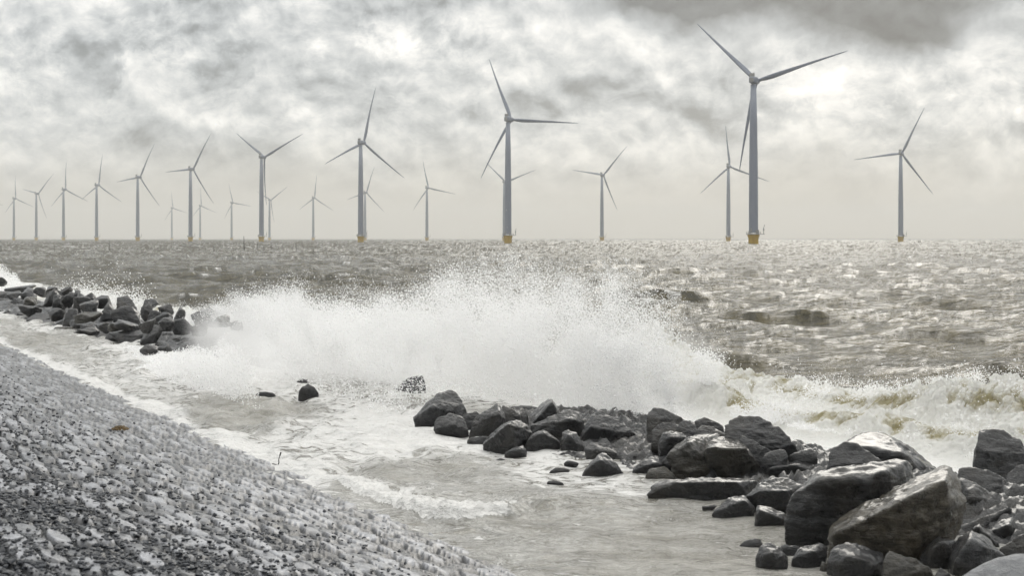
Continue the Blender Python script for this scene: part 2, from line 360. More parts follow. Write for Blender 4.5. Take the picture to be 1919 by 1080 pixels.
# ------------------------------------------------------------------ dike slope: set stones, as one paved surface
ud = np.arange(-.46, .12, 1.15/1406); ud = np.concatenate([-.46-np.cumsum(.01*1.3**np.arange(9))[::-1], ud])
wd = np.concatenate([np.linspace(.012, .03, 25), np.arange(.03, .30, .95/1406), .30*1.1**np.arange(1, 12)])
U, Wg = np.meshgrid(ud, wd); T = 1.427/Wg; X = (U*T).ravel(); Y = T.ravel(); N = len(X)
a_ = -.466*X+.885*Y; b_ = -(.885*X+.466*Y)/math.cos(math.atan(KS))      # along, up the slope
b_ = b_+.18*perlin(np.stack([a_*.35, b_*.2, b_*0], 1)); a2 = a_+.12*perlin(np.stack([a_*.5, b_*.5, b_*0+9], 1))
SA, SB = .38, .165
row = np.floor(b_/SB); F1 = np.full(N, 9.); F2 = np.full(N, 9.); cid = np.zeros(N, np.int64)
def hsh(i, j, k): return ((np.sin(i*127.1+j*311.7+k*74.7)*43758.5453) % 1)
for dj in (-1, 0, 1):
    for di in (-1, 0, 1, ):
        j = row+dj; off = (j % 2)*.5; i = np.floor(a2/SA-off)+di
        cx_ = (i+off+.5+.42*(hsh(i, j, 1)-.5))*SA; cy_ = (j+.5+.28*(hsh(i, j, 2)-.5))*SB
        d = ((np.abs(a2-cx_)*.52)**3+(np.abs(b_-cy_)*1.1)**3)**(1/3); m = d < F1
        F2 = np.where(m, F1, np.minimum(F2, d)); cid = np.where(m, (i*7919+j*104729).astype(np.int64), cid); F1 = np.where(m, d, F1); CB = np.where(m, b_-cy_, CB if (dj, di) != (-1, -1) else 0); CA = np.where(m, a2-cx_, CA if (dj, di) != (-1, -1) else 0)
ed = F2-F1; rnd = hsh(cid.astype(float) % 9973, cid.astype(float) % 7, 3); rnd2 = hsh(cid.astype(float) % 9973, cid.astype(float) % 11, 5)
n_ = fbm(np.stack([a_*6, b_*6, b_*0], 1), 4); nl = fbm(np.stack([a_*.8, b_*.8, b_*0+3], 1), 3)
hgt = sm(ed, .0, .04)*(.028+.034*rnd)+.009*n_+.05*nl*.5-.10
hgt += ((rnd2-.5)*.40*CB+(rnd-.6)*.16*CA)*sm(ed, .0, .05)
Z = dike_z(X, Y)+hgt+.06
tone = np.clip(.43+1.4*(rnd-.5)+.9*n_+.5*nl, 0, 1); gapv = 1-sm(ed, .015, .055)
rdg = np.abs(perlin(np.stack([a_*3.3+.6*n_, b_*7, b_*0+8], 1))); gapv = np.clip(gapv+sm(n_+nl*.6, .22, .4)*.6+(1-sm(rdg, .02, .07))*.55*sm(nl, -.25, .15), 0, 1)
dk = mesh_np('dike_slope', np.stack([X, Y, Z], 1), gridq(len(wd), len(ud))[:, ::-1], mDike, True, {'gap': gapv, 'tone': tone}); tag(dk, kind='structure')
# loose dark gravel and shell grit lying in the joints
def scatter_lumps(name, pts, sizes, mat, nface='ico', jit=.35):
    bm = bmesh.new(); bmesh.ops.create_icosphere(bm, subdivisions=1, radius=1)
    v0 = np.array([v.co[:] for v in bm.verts]); f0 = np.array([[v.index for v in f.verts] for f in bm.faces]); bm.free()
    n = len(pts); sc3 = rng.uniform(.6, 1.3, (n, 1, 3))*sizes[:, None, None]
    vv = v0[None]*(1+jit*rng.normal(size=(n, len(v0), 1))*.7)
    ang = rng.uniform(0, 6.28, n); c, s = np.cos(ang), np.sin(ang)
    vv = vv*sc3; x = vv[..., 0]*c[:, None]-vv[..., 1]*s[:, None]; y = vv[..., 0]*s[:, None]+vv[..., 1]*c[:, None]
    vv = np.stack([x, y, vv[..., 2]*.6], -1)+pts[:, None, :]
    ff = (f0[None]+np.arange(n)[:, None, None]*len(v0)).reshape(-1, 3)
    return mesh_np(name, vv.reshape(-1, 3), ff, mat, False)
kk = rng.integers(0, N, 260000); kx, ky, kz = X[kk], Y[kk], Z[kk]
nn = fbm(np.stack([kx*.9, ky*.6, kx*0+1], 1), 4)+.25*perlin(np.stack([kx*5, ky*5, kx*0], 1)); upk = sm(dike_z(kx, ky), .1, 1.2)
pr = .04+1.0*gapv[kk]*(.4+.6*upk)+.8*np.clip(nn+.22*upk-.22, 0, .6)*1.6
keep = (dike_z(kx, ky) > .06) & (ky < 34) & (ky > 5.5) & (rng.uniform(0, 1.6, len(kk)) < pr*(.12+.88*upk**1.3)); x, y, z = kx[keep][:27000], ky[keep][:27000], kz[keep][:27000]
x = x+rng.normal(size=len(x))*.012; y = y+rng.normal(size=len(x))*.02
szs = np.exp(rng.normal(math.log(.0105), .42, len(x)))*(1+.03*y); szs = np.minimum(szs, .021)
g = scatter_lumps('loose_gravel', np.stack([x, y, z+.005+szs*.2], 1), szs, mGravel)
tag(g, 'dark loose gravel scattered over the joints of the paved dike slope', 'gravel', kind='stuff')
# ------------------------------------------------------------------ boulders
_ico = {}
def ico(k):
    if k not in _ico:
        bm = bmesh.new(); bmesh.ops.create_icosphere(bm, subdivisions=k, radius=1)
        _ico[k] = (np.array([v.co[:] for v in bm.verts]), np.array([[v.index for v in f.verts] for f in bm.faces])); bm.free()
    return _ico[k]
def hull_planes(pts):
    bm = bmesh.new()
    for p in pts: bm.verts.new(p)
    r = bmesh.ops.convex_hull(bm, input=bm.verts[:]); bm.faces.ensure_lookup_table()
    c = np.mean(pts, 0); pl = []
    for f in bm.faces:
        f.normal_update(); n = np.array(f.normal[:])
        if np.linalg.norm(n) < .5: continue
        d = n@(np.array(f.verts[0].co[:])-c)
        if d < 0: n, d = -n, -d
        if all((n@q[0]) < .985 or abs(d-q[1]) > .03 for q in pl): pl.append((n, max(d, .01)))
    bm.free(); return c, pl
def boulder(pts, label, mat, lod=5, group='boulders of the near breakwater', rough=1.0, name='boulder', chips=3, p=90, hero=False, knap=None):
    pts = np.array(pts, float); c, pl = hull_planes(pts)
    size = pts.max(0)-pts.min(0); sz = float(np.cbrt(np.prod(size)))
    v0, f0 = ico(lod); v = v0*(size/size.max()); d = v/np.linalg.norm(v, axis=1)[:, None]
    lr = np.random.default_rng(abs(hash(label)) % 1 + int(abs(c).sum()*1000))
    chips = min(chips, 1) if hero else chips
    nr = np.array([q[0] for q in pl]); dd = np.array([q[1] for q in pl])
    for _ in range(chips):                      # chipped corners
        n = lr.normal(size=3); n /= np.linalg.norm(n); sup = ((pts-c)@n).max()
        nr = np.vstack([nr, n]); dd = np.append(dd, sup*lr.uniform(.93, .99))
    hn = d@nr.T; hr = np.where(hn > 1e-3, dd/np.maximum(hn, 1e-3), 1e6)
    for _ in range(knap if knap is not None else (4 if hero else (11 if chips > 4 else 8))):          # knapped faces
        k = lr.integers(0, len(d)); f = hr[k].argmin(); n = nr[f]+lr.normal(size=3)*(.10 if hero else (.20 if chips > 4 else .15)); n /= np.linalg.norm(n)
        pk = d[k]*hr[k].min(); nr = np.vstack([nr, n]); dd = np.append(dd, max(n@pk*.99, .02))
    dn = d@nr.T; r = np.where(dn > 1e-3, dd/np.maximum(dn, 1e-3), 1e6)
    rmin = r.min(1); rr = rmin*((r/rmin[:, None])**(-p)).sum(1)**(-1/p)
    P0 = d*rr[:, None]; q = P0/sz; o = lr.uniform(0, 50, 3)
    n1 = fbm(q*1.6+o, 2); n2 = fbm(q*5+o, 5, .55, ridged=True); n3 = fbm(q*np.array([3, 3, 11])+o, 4)
    n4 = fbm(q*2.3+o+9, 3, ridged=True); disp = sz*rough*(.03*n1+.055*n2+.030*n3-.07*np.clip(n4-.25, 0, 1))
    P0 = P0+d*disp[:, None]
    o_ = mesh_np(name, P0, f0, mat, True); o_.location = c
    tag(o_, label, 'boulder', group); return o_
def rock(vb, label, outline, ridge=(), back=None, mat=None, lod=5, thick=None, D=None, sink=.35, **kw):
    D = D or H*F/(vb-Y0); ys = [q[1] for q in outline]; cy_ = (max(ys)+min(ys))/2; hh = (max(ys)-min(ys))/2+1e-3
    xs = [q[0] for q in outline]; hm = 2*hh/F*D; wm = (max(xs)-min(xs))/F*D
    back = hm*.45 if back is None else back; thick = thick or .7*max(hm, wm*.7); cx_ = sum(xs)/len(xs)
    pts = []
    for q in outline:
        f = (cy_-q[1])/hh; d = q[2] if len(q) > 2 else (back*f if f > 0 else .12*hm*f)
        pts.append(P(q[0], q[1], D+d))
        pts.append(P(cx_+(q[0]-cx_)*.72, cy_+(q[1]-cy_)*.75+2, D+max(d, 0)+thick))
    for q in ridge: pts.append(P(q[0], q[1], D+q[2]))
    low = sorted(outline, key=lambda q: -q[1])[:max(2, len(outline)//2)]
    for q in low: b = P(cx_+(q[0]-cx_)*.9, q[1], D+.1); b[2] -= sink; pts.append(b)
    return boulder(pts, label, mat or mRock, lod, hero=len(ridge) > 0, **kw)
B = mRockB
# --- right foreground
rock(1050, 'largest olive brown slab boulder with a bright tilted top, lying across the right foreground',
 [(1547, 1008, 0), (1559, 987, .15), (1596, 958, .25), (1634, 940, .35), (1712, 899, .5), (1771, 872, .6), (1787, 876, .5), (1796, 891, .4), (1807, 958, .2), (1793, 982, 0), (1768, 1004, -.1), (1723, 1036, -.2), (1698, 1042, -.25), (1634, 1032, -.2), (1559, 1024, -.05)],
 [(1562, 1003, -.12), (1646, 962, -.32), (1690, 941, -.38), (1748, 910, -.30), (1770, 900, -.22), (1785, 972, -.15)], mat=mRockC, lod=6, thick=.5, knap=0, chips=0)
rock(1020, 'largest dark grey boulder, behind and left of the big tilted slab',
 [(1470, 1000, 0), (1470, 974, .05), (1487, 930, .1), (1523, 888, .25), (1543, 876, .35), (1580, 879, .45), (1618, 877, .5), (1657, 873, .5), (1682, 859, .6), (1698, 866, .55), (1715, 894, .5), (1715, 950, .3), (1640, 1010, 0), (1551, 1019, 0), (1509, 1022, 0)],
 [(1545, 900, -.05), (1600, 905, -.1), (1660, 885, .05)], lod=6, thick=.9, knap=2)
rock(925, 'smooth dark humped boulder behind the largest dark boulder', [(1540, 872), (1559, 841), (1582, 830), (1607, 833), (1634, 849), (1659, 869), (1665, 900), (1545, 900)])
rock(905, 'broad flat topped boulder sloping right, at the back against the surf', [(1575, 840, .1), (1590, 822, .6), (1629, 808, .9), (1651, 810, .9), (1679, 824, .7), (1712, 841, .6), (1740, 861, .5), (1757, 876, .4), (1757, 900, .2), (1700, 905, 0), (1600, 890, 0)], [(1634, 842, 0), (1690, 850, 0)], lod=5)
rock(900, 'tall dark boulder standing against the surf at the right edge', [(1801, 874), (1807, 847), (1829, 812), (1843, 808), (1884, 809), (1907, 822), (1940, 845), (1965, 880), (1955, 900), (1884, 893), (1820, 885)], lod=6)
rock(950, 'long low boulder leaning right behind the big slab', [(1790, 880), (1815, 877), (1850, 884), (1879, 894), (1898, 913), (1915, 938), (1900, 955), (1800, 940)])
rock(975, 'ridged dark boulder wedged just right of the big slab', [(1796, 897), (1823, 899), (1851, 919), (1873, 941), (1870, 968), (1829, 978), (1800, 975)], [(1822, 930, -.15)])
rock(930, 'rounded boulder cut by the right edge, below the tall dark one', [(1882, 893), (1898, 873), (1919, 873), (1945, 885), (1950, 915), (1919, 922), (1895, 910)])
rock(1002, 'low dark wedge of rock running up from the foot of the big slab', [(1770, 1008), (1829, 969), (1882, 944), (1901, 955), (1895, 980), (1857, 1005), (1800, 1020)])
rock(1015, 'blocky dark boulder near the right edge with a pale top edge', [(1850, 1000), (1857, 991), (1876, 977), (1898, 972), (1907, 997), (1900, 1020), (1879, 1028)], [(1890, 985, -.15)])
rock(1030, 'narrow splintered stone with a pale right face, among the right foreground rocks', [(1822, 995), (1825, 988), (1840, 980), (1868, 1008), (1875, 1026), (1850, 1028)], [(1838, 990, -.12)], lod=4)
rock(990, 'dark boulder cut by the right edge, beside the low wedge', [(1899, 975), (1903, 957), (1925, 940), (1950, 950), (1950, 1000), (1905, 1000)])
rock(1045, 'dark flat boulder at the right edge just above the pale stone', [(1872, 1028), (1895, 1015), (1925, 1000), (1955, 1010), (1955, 1050), (1880, 1045)])
rock(1068, 'angular dark boulder with a rough top in front of the big slab', [(1723, 1046), (1746, 1016), (1762, 1006), (1790, 1008), (1805, 1014), (1800, 1060), (1765, 1085), (1725, 1075)], [(1760, 1022, -.2)])
rock(1075, 'peaked boulder with pale wet streaks directly behind the pale stone', [(1778, 1050), (1798, 1010), (1821, 997), (1837, 1002), (1862, 1022), (1884, 1040), (1880, 1075), (1800, 1090), (1775, 1072)], [(1815, 1015, -.2), (1790, 1055, -.25)])
rock(1130, 'smooth pale grey stone in the bottom right corner', [(1780, 1092, 0), (1810, 1072, .1), (1846, 1052, .3), (1896, 1036, .5), (1935, 1035, .55), (1990, 1050, .4), (1990, 1140, 0), (1800, 1140, 0)], mat=mPale, rough=.45, p=12)
rock(1078, 'two faced grey boulder with a dark split front at the bottom edge', [(1547, 1058), (1557, 1030), (1582, 1017), (1634, 1030), (1660, 1044), (1660, 1090), (1560, 1095)], [(1591, 1048, -.22), (1640, 1062, -.15)])
rock(1095, 'olive tinged boulder at the bottom edge, below the big slab', [(1655, 1052), (1665, 1033), (1690, 1044), (1718, 1050), (1751, 1069), (1760, 1095), (1660, 1100)], mat=B)
rock(1105, 'small pointed stone at the bottom edge beside the pale stone', [(1740, 1086), (1759, 1064), (1781, 1077), (1795, 1100), (1745, 1105)], lod=4)
rock(1062, 'squat angular boulder at the water edge, left of the two faced boulder', [(1484, 1050), (1496, 1030), (1534, 1018), (1551, 1027), (1548, 1048), (1537, 1070), (1510, 1068)], [(1520, 1038, -.15)])
rock(1042, 'thin flat stone half awash between two small boulders at the water edge', [(1455, 1028), (1470, 1022), (1500, 1024), (1500, 1036), (1482, 1046), (1462, 1042)], lod=4)
rock(1068, 'small boulder standing alone in the water, left end of the bottom rocks', [(1416, 1045), (1424, 1026), (1440, 1018), (1462, 1026), (1476, 1048), (1474, 1068), (1440, 1072), (1420, 1068)], [(1445, 1040, -.12)])
rock(1072, 'tiny brown stone tucked beside the two faced boulder', [(1532, 1060), (1538, 1052), (1550, 1054), (1554, 1072), (1536, 1074)], lod=3, mat=B)
rock(1026, 'tiny flat dark stone awash, off the left side of the largest dark boulder', [(1385, 1020), (1400, 1012), (1424, 1010), (1432, 1018), (1410, 1027), (1390, 1027)], lod=3)
# --- right middle group
rock(905, 'upright dark boulder against the spray, left end of the middle rocks', [(1212, 818), (1212, 789), (1217, 771), (1229, 762), (1247, 771), (1269, 779), (1283, 790), (1290, 820), (1280, 840), (1215, 840)], D=19.8)
rock(862, 'rounded dark boulder below the upright one at the left of the middle rocks', [(1214, 828), (1224, 802), (1242, 793), (1269, 796), (1280, 810), (1275, 838), (1216, 838)], D=18.9)
rock(862, 'short dark boulder filling the gap right of the upright one', [(1266, 800), (1275, 791), (1287, 788), (1302, 796), (1306, 812), (1290, 835), (1268, 830)], D=18.6)
rock(850, 'small ridged boulder in front of the rounded dark one, above the water', [(1233, 832), (1242, 813), (1256, 806), (1278, 813), (1290, 822), (1280, 842), (1258, 850), (1238, 848)], D=18.1, ridge=[(1258, 818, -.1)])
rock(862, 'small jagged boulder touching the surf, left of the large round one', [(1297, 792), (1318, 783), (1340, 788), (1356, 793), (1361, 815), (1300, 820)], D=19.3)
rock(870, 'low humped stone tucked above the pale topped twin boulders', [(1298, 818), (1304, 801), (1318, 797), (1336, 800), (1360, 813), (1355, 830), (1302, 830)], D=18.4)
rock(880, 'large round topped dark boulder against the surf in the middle of the right rocks', [(1358, 830), (1360, 800), (1371, 789), (1387, 780), (1420, 782), (1447, 793), (1469, 811), (1487, 829), (1496, 845), (1480, 862), (1380, 860)], D=18.0, lod=6)
rock(897, 'left one of the pale topped twin boulders, with a sharp bright ridge', [(1247, 880), (1251, 856), (1258, 844), (1287, 826, .3), (1291, 818, .6), (1313, 813, .8), (1350, 815, .8), (1350, 880, .3), (1345, 898), (1272, 898), (1250, 890)], [(1288, 832, -.05), (1316, 853, -.05)], mat=B, lod=6)
rock(897, 'right one of the pale topped twin boulders, with a broad wet bright top', [(1316, 845, .1), (1340, 822, .7), (1380, 818, .8), (1394, 830, .6), (1413, 856, .3), (1434, 884, .1), (1424, 898, 0), (1364, 899, -.15), (1332, 880, -.1)], [(1322, 842, -.2), (1344, 838, -.25), (1372, 844, -.28), (1394, 838, -.2)], mat=B, lod=6)
rock(885, 'long dark flank sloping right from the pale topped twin boulders', [(1384, 830), (1387, 817), (1424, 833), (1450, 843), (1440, 870), (1410, 870)], D=17.7)
rock(875, 'small grey rock beside the long dark flank, under the round boulder', [(1420, 863), (1436, 847), (1456, 840), (1471, 844), (1478, 856), (1460, 872), (1436, 874)], D=17.4, lod=4)
rock(870, 'small bright topped stone at the foot of the round boulder, right side', [(1474, 856), (1491, 846), (1520, 840), (1529, 851), (1533, 862), (1490, 868)], D=17.5, lod=4)
rock(905, 'flat boulder with a bright wet top left of the largest dark boulder', [(1434, 886), (1442, 869, .3), (1458, 862, .5), (1491, 855, .6), (1536, 861, .5), (1540, 873, .3), (1520, 893), (1507, 908), (1458, 898)], [(1445, 878, -.1), (1490, 872, -.12), (1515, 880, -.1)])
rock(935, 'long low slab at the water edge below the twin boulders', [(1213, 925), (1224, 912), (1242, 902), (1276, 898), (1336, 898), (1380, 896), (1404, 900), (1422, 902), (1400, 928), (1358, 938), (1300, 936), (1262, 939), (1229, 932)], [(1260, 905, -.1), (1380, 904, -.1)], back=.4, lod=6, thick=.3)
rock(962, 'rounded boulder with a pale wet crown left of the largest dark boulder', [(1393, 932), (1424, 904), (1447, 895), (1476, 898), (1502, 912), (1496, 935), (1480, 962), (1440, 962), (1408, 950)], [(1425, 925, -.2), (1470, 925, -.2)], lod=6)
rock(970, 'low triangular boulder at the water edge left of the pale crowned one', [(1333, 962), (1367, 933), (1393, 930), (1414, 952), (1411, 966), (1376, 973), (1344, 971)], [(1392, 940, -.12)])
rock(988, 'small square boulder in front of the pale crowned one', [(1414, 975), (1420, 948), (1440, 952), (1470, 965), (1474, 980), (1450, 994), (1420, 988)], [(1424, 956, -.1), (1465, 972, -.1)])
rock(890, 'low dark boulder at the left foot of the twin boulders, in the water', [(1182, 885), (1202, 867), (1220, 855), (1253, 856), (1258, 875), (1240, 888), (1209, 893)], [(1225, 868, -.1)])
rock(901, 'small olive stone in the water in front of the twin boulders', [(1208, 894), (1218, 878), (1249, 876), (1262, 887), (1270, 898), (1236, 903), (1212, 900)], mat=B, lod=4)
rock(958, 'thin splinter of stone lying in the water beside the triangular boulder', [(1315, 950), (1335, 947), (1345, 944), (1345, 949), (1318, 955)], lod=3, sink=.1)
# --- middle group
rock(800, 'dark boulder half veiled by spray at the left end of the centre rocks', [(774, 787), (787, 772), (805, 752), (822, 737), (842, 731), (860, 740), (870, 760), (875, 790), (845, 800), (812, 802), (777, 797)], [(805, 766, -.25), (837, 768, -.2)], lod=6)
rock(818, 'rough low boulder in the foam right of the spray veiled one', [(811, 802), (817, 785), (842, 776), (867, 782), (880, 808), (884, 817), (860, 820), (830, 810)], [(850, 795, -.1)])
rock(805, 'low rough stone behind, between the veiled boulder and the smooth one', [(862, 785), (870, 776), (890, 771), (902, 778), (900, 800), (870, 800)])
rock(822, 'big smooth dark boulder with a leaning left face in the centre group', [(876, 802), (892, 782), (915, 767), (932, 756), (942, 767), (948, 790), (942, 812), (920, 822), (896, 822), (880, 817)], [(935, 775, -.2)], lod=6)
rock(818, 'dark boulder sloping right behind the ridged one in the centre group', [(938, 775), (942, 759), (960, 766), (975, 775), (980, 792), (975, 810), (945, 805)])
rock(800, 'long flat rock at the back of the centre group against the spray', [(936, 764), (942, 757), (970, 757), (1014, 759), (1010, 780), (950, 785)], D=24.0, lod=4)
rock(812, 'bright edged slab tilted up to the right at the top of the centre group', [(988, 798), (992, 782, .3), (1010, 762, .4), (1025, 750, .5), (1034, 748, .4), (1047, 772, .2), (1042, 790), (995, 803)], [(1036, 752, -.2), (1000, 792, -.2), (1044, 774, -.2)], D=22.2)
rock(842, 'ridged boulder with a pale streaked right face, front of the centre group', [(903, 838), (920, 815), (950, 790), (975, 783), (985, 795), (998, 813), (985, 836), (947, 842), (912, 842)], [(952, 796, -.35), (968, 836, -.3)], lod=6)
rock(815, 'small upright stone between the tilted slab and the ridged boulder', [(974, 778), (980, 771), (987, 773), (993, 784), (990, 800), (976, 798)], lod=4)
rock(832, 'broad domed boulder in the middle of the centre group', [(994, 803), (1025, 787), (1050, 775), (1065, 769), (1085, 772), (1099, 787), (1094, 815), (1060, 832), (1000, 830)], [(1050, 790, -.1), (1080, 788, -.1)], D=20.7, lod=6)
rock(847, 'peaked dark boulder in the foam in front of the domed one', [(980, 842), (986, 827), (1002, 811), (1020, 806), (1032, 820), (1051, 831), (1048, 843), (1025, 848), (990, 846)], [(1016, 818, -.15)])
rock(850, 'small rounded block in the foam, right of the peaked boulder', [(1049, 842), (1051, 812), (1065, 806), (1080, 811), (1095, 839), (1084, 850), (1055, 848)], [(1065, 815, -.12), (1078, 830, -.12)])
rock(838, 'wide dark boulder with a rough sloping back at the right of the centre group', [(1087, 825), (1097, 795), (1110, 777), (1120, 768), (1145, 786), (1170, 795), (1194, 816), (1192, 836), (1150, 840), (1095, 838)], [(1105, 800, -.15), (1145, 808, -.15)], lod=6)
rock(836, 'low dark stone linking the centre group to the middle rocks', [(1184, 826), (1192, 818), (1212, 816), (1218, 832), (1195, 838)], lod=4)
rock(862, 'flat dark stone awash behind the lone peaked boulder', [(1095, 842), (1110, 830), (1135, 834), (1160, 852), (1165, 868), (1140, 870), (1105, 856)], [(1125, 845, -.08)])
rock(893, 'lone peaked boulder standing in the foam right of centre', [(1088, 888), (1102, 870), (1122, 850), (1137, 850), (1157, 872), (1170, 889), (1135, 895), (1094, 894)], [(1125, 862, -.15)])
rock(857, 'small pale topped block in the foam in front of the ridged boulder', [(945, 850), (960, 841), (980, 836), (988, 846), (986, 857), (967, 859)], [(972, 843, -.1)], lod=4)
rock(886, 'thin dark stone barely above water, left of the lone peaked boulder', [(1026, 887), (1042, 877), (1056, 876), (1071, 880), (1055, 887)], lod=3, sink=.1)
rock(872, 'tiny dark stone in foam, nearest the peaked boulder on its upper left', [(1055, 870), (1063, 864), (1072, 864), (1088, 869), (1070, 873)], lod=3, sink=.1)
rock(908, 'tiny dark stone in clear water, lowest of the three left of the peaked boulder', [(1024, 908), (1026, 900), (1040, 900), (1060, 907), (1045, 910)], lod=3, sink=.1)
rock(834, 'low rough ledge at the foot of the smooth dark boulder', [(874, 826), (890, 816), (925, 818), (908, 836), (885, 832)], lod=4)
rock(866, 'tiny worn stone awash below the pale topped block', [(926, 864), (937, 859), (948, 862), (945, 867)], lod=3, sink=.1)
# --- rocks inside the spray
rock(745, 'small dark rock in the shallows, left of the centre, wet with spray', [(557, 738), (566, 726), (577, 720), (590, 727), (598, 738), (575, 744)], lod=4)
rock(722, 'dark rock tip showing through spray above the small shallows rock', [(554, 717), (565, 710), (578, 712), (582, 720), (560, 722)], lod=3)
rock(742, 'low rock tip just awash at the edge of the white spray', [(478, 740), (490, 734), (512, 735), (520, 741), (490, 744)], lod=3)
rock(765, 'slanting dark boulder half hidden in the spray left of the centre rocks', [(715, 765), (740, 735), (762, 708), (790, 702), (800, 725), (790, 770)], lod=4, D=27.5)
TOP = [(4, 526, 20, 14), (32, 538, 62, 16), (54, 548, 30, 20), (75, 545, 24, 16), (95, 543, 28, 14), (110, 549, 30, 14), (125, 543, 20, 16), (141, 547, 17, 12), (133, 553, 30, 14), (152, 558, 32, 18), (170, 557, 26, 14), (195, 564, 38, 18), (238, 568, 52, 22), (280, 570, 30, 18), (312, 578, 26, 18), (338, 590, 38, 28), (382, 590, 48, 28), (420, 600, 40, 18), (445, 609, 24, 14)]
MID = [(8, 553, 30, 18), (28, 551, 26, 14), (15, 568, 42, 20), (38, 566, 30, 18), (60, 567, 30, 22), (83, 578, 32, 26), (101, 558, 34, 22), (110, 568, 26, 26), (125, 562, 24, 20), (140, 575, 30, 20), (155, 565, 30, 20), (168, 574, 36, 28), (203, 586, 38, 30), (235, 590, 52, 28), (273, 585, 30, 26), (289, 593, 28, 20), (310, 597, 38, 22), (345, 608, 36, 24), (380, 612, 36, 22)]
LOW = [(5, 583, 28, 18), (20, 589, 30, 14), (55, 580, 38, 22), (45, 591, 26, 13), (108, 588, 30, 20), (82, 599, 54, 24), (113, 604, 38, 13), (131, 593, 36, 26), (165, 590, 44, 20), (151, 604, 36, 14), (176, 607, 42, 28), (200, 613, 28, 16), (216, 610, 30, 18), (234, 607, 42, 20), (277, 606, 32, 24), (313, 605, 34, 20)]
SHO = [(120, 616, 34, 9), (161, 620, 46, 16), (209, 632, 24, 12), (242, 628, 62, 24), (252, 619, 26, 16), (281, 622, 36, 52), (312, 620, 26, 22), (350, 622, 32, 20), (283, 657, 30, 20), (309, 655, 28, 14), (350, 650, 16, 12)]
ORD = ['first', 'second', 'third', 'fourth', 'fifth', 'sixth', 'seventh', 'eighth', 'ninth', 'tenth', 'eleventh', 'twelfth', 'thirteenth', 'fourteenth', 'fifteenth', 'sixteenth', 'seventeenth', 'eighteenth', 'nineteenth', 'twentieth']
for rows, nm, q in ((TOP, 'top row', 3.6), (MID, 'second row down', 2.4), (LOW, 'third row down', 1.3), (SHO, 'waterline row', .4)):
    for i, (px, py, ww, hh) in enumerate(sorted(rows)):
        lr = np.random.default_rng(int(px*31+py))
        D = Dq(px, q)
        if nm == 'waterline row': D = H*F/(py+hh*.5-Y0)
        look = 'wide' if ww > 1.9*hh else ('tall' if hh > .95*ww else ('small' if ww < 28 else 'dark'))
        c = P(px, py, D); sw_, sh_ = ww/F*D, hh/F*D; v = lr.normal(size=(11, 3)); v /= np.linalg.norm(v, axis=1)[:, None]
        v *= lr.uniform(.85, 1.12, (11, 1)); a = lr.uniform(-.5, .5); v = v@np.array([[math.cos(a), 0, math.sin(a)], [0, 1, 0], [-math.sin(a), 0, math.cos(a)]])
        v = v*np.array([.64*sw_, .58*sw_, .62*sh_]); v[:3, 2] = -.8*sh_
        boulder(v+c, f'{look} boulder, far left ridge, {ORD[i]} from the left in its {nm}', [mRock, mRock, mRock, B, mRockD][int(lr.integers(0, 5))], 4, 'boulders of the far left ridge', 1.3, chips=0, knap=3)
# rubble under and between the boulders
ss = np.concatenate([np.arange(-9, 12, .045), np.arange(12, 62, .10)]); qq = np.arange(-.2, 5.6, .05); Sg, Qg = np.meshgrid(ss, qq, indexing='ij'); Sg = Sg.ravel(); Qg = Qg.ravel()
x, y = XY(Sg, Qg); pr = np.clip(1-((Qg-2.7)/2.3)**2, -1, 1)
far = sm(Sg, 18, 30); nearb = 1-sm(Sg, 6, 12)
z = -.35+pr*(.36+.42*far*sm(-Sg, -44, -50)*0+.20*far+.06*nearb)+.22*fbm(np.stack([x*1.6, y*1.6, x*0], 1), 5, .55, ridged=True)+.1*perlin(np.stack([x*.6, y*.6, x*0+4], 1))
z += (.02+.30*fbm(np.stack([x*3.2, y*3.2, x*0+2], 1), 5, .6, ridged=True))*(1-sm(Sg, 10, 14)); z -= .9*sm(Sg, 9.0, 10.5)*(1-sm(Sg, 17, 21))
rb = mesh_np('rubble_core', np.stack([x, y, z], 1), gridq(len(ss), len(qq)), mRock, True)
tag(rb, 'dark rubble filling the gaps under the breakwater boulders', 'rubble', kind='stuff')
# ------------------------------------------------------------------ breaking wave behind the right rocks
def wave_mesh(name, s0, s1, q0, hfun, wid=1.6, seed=0, ds=.025, nt_=150, lean=.25):
    s = np.arange(s0, s1, ds); t = np.linspace(-1, 1, nt_); Sg, Tg = np.meshgrid(s, t, indexing='ij'); sh = Sg.shape; Sg = Sg.ravel(); Tg = Tg.ravel()
    hh = hfun(Sg); qc = q0+.45*perlin(np.stack([Sg*.35, Sg*0+seed, Sg*0], 1))
    pr = np.exp(-(Tg*1.9)**2)-.03; Qg = qc+Tg*wid-lean*hh*pr**2
    z = hh*pr-.06
    x, y = XY(Sg, Qg); p = np.stack([x, y, z], 1)
    b1 = fbm(p*1.5+seed, 3, .55, billow=True); b2 = fbm(p*5.5+seed, 4, .6, billow=True)
    amp = np.clip(pr*1.3, 0, 1)*(.3+hh)
    p[:, 2] += amp*(.24*b1+.09*b2); n3 = fbm(p*4+30, 3); p[:, 0] += amp*.12*n3; p[:, 1] -= amp*(.16*b1+.10*b2)
    fo = .67+.60*b1+.35*np.abs(Tg)-.25*np.clip(pr, 0, 1)
    fo += .3*sm(z/np.maximum(hh, .05), .7, 1)+.5*sm(-Tg, .2, .6)
    return mesh_np(name, p, gridq(*sh), mFoam, True, {'foam': np.clip(fo, 0, 1.2)})
def envh(s, q, k=1.0):
    x, y = XY(s, q); px = CX+x/y*F; return np.clip(k*(H-(np.interp(px, ENVX, ENVY)-Y0)/F*y), .12, 1.6)
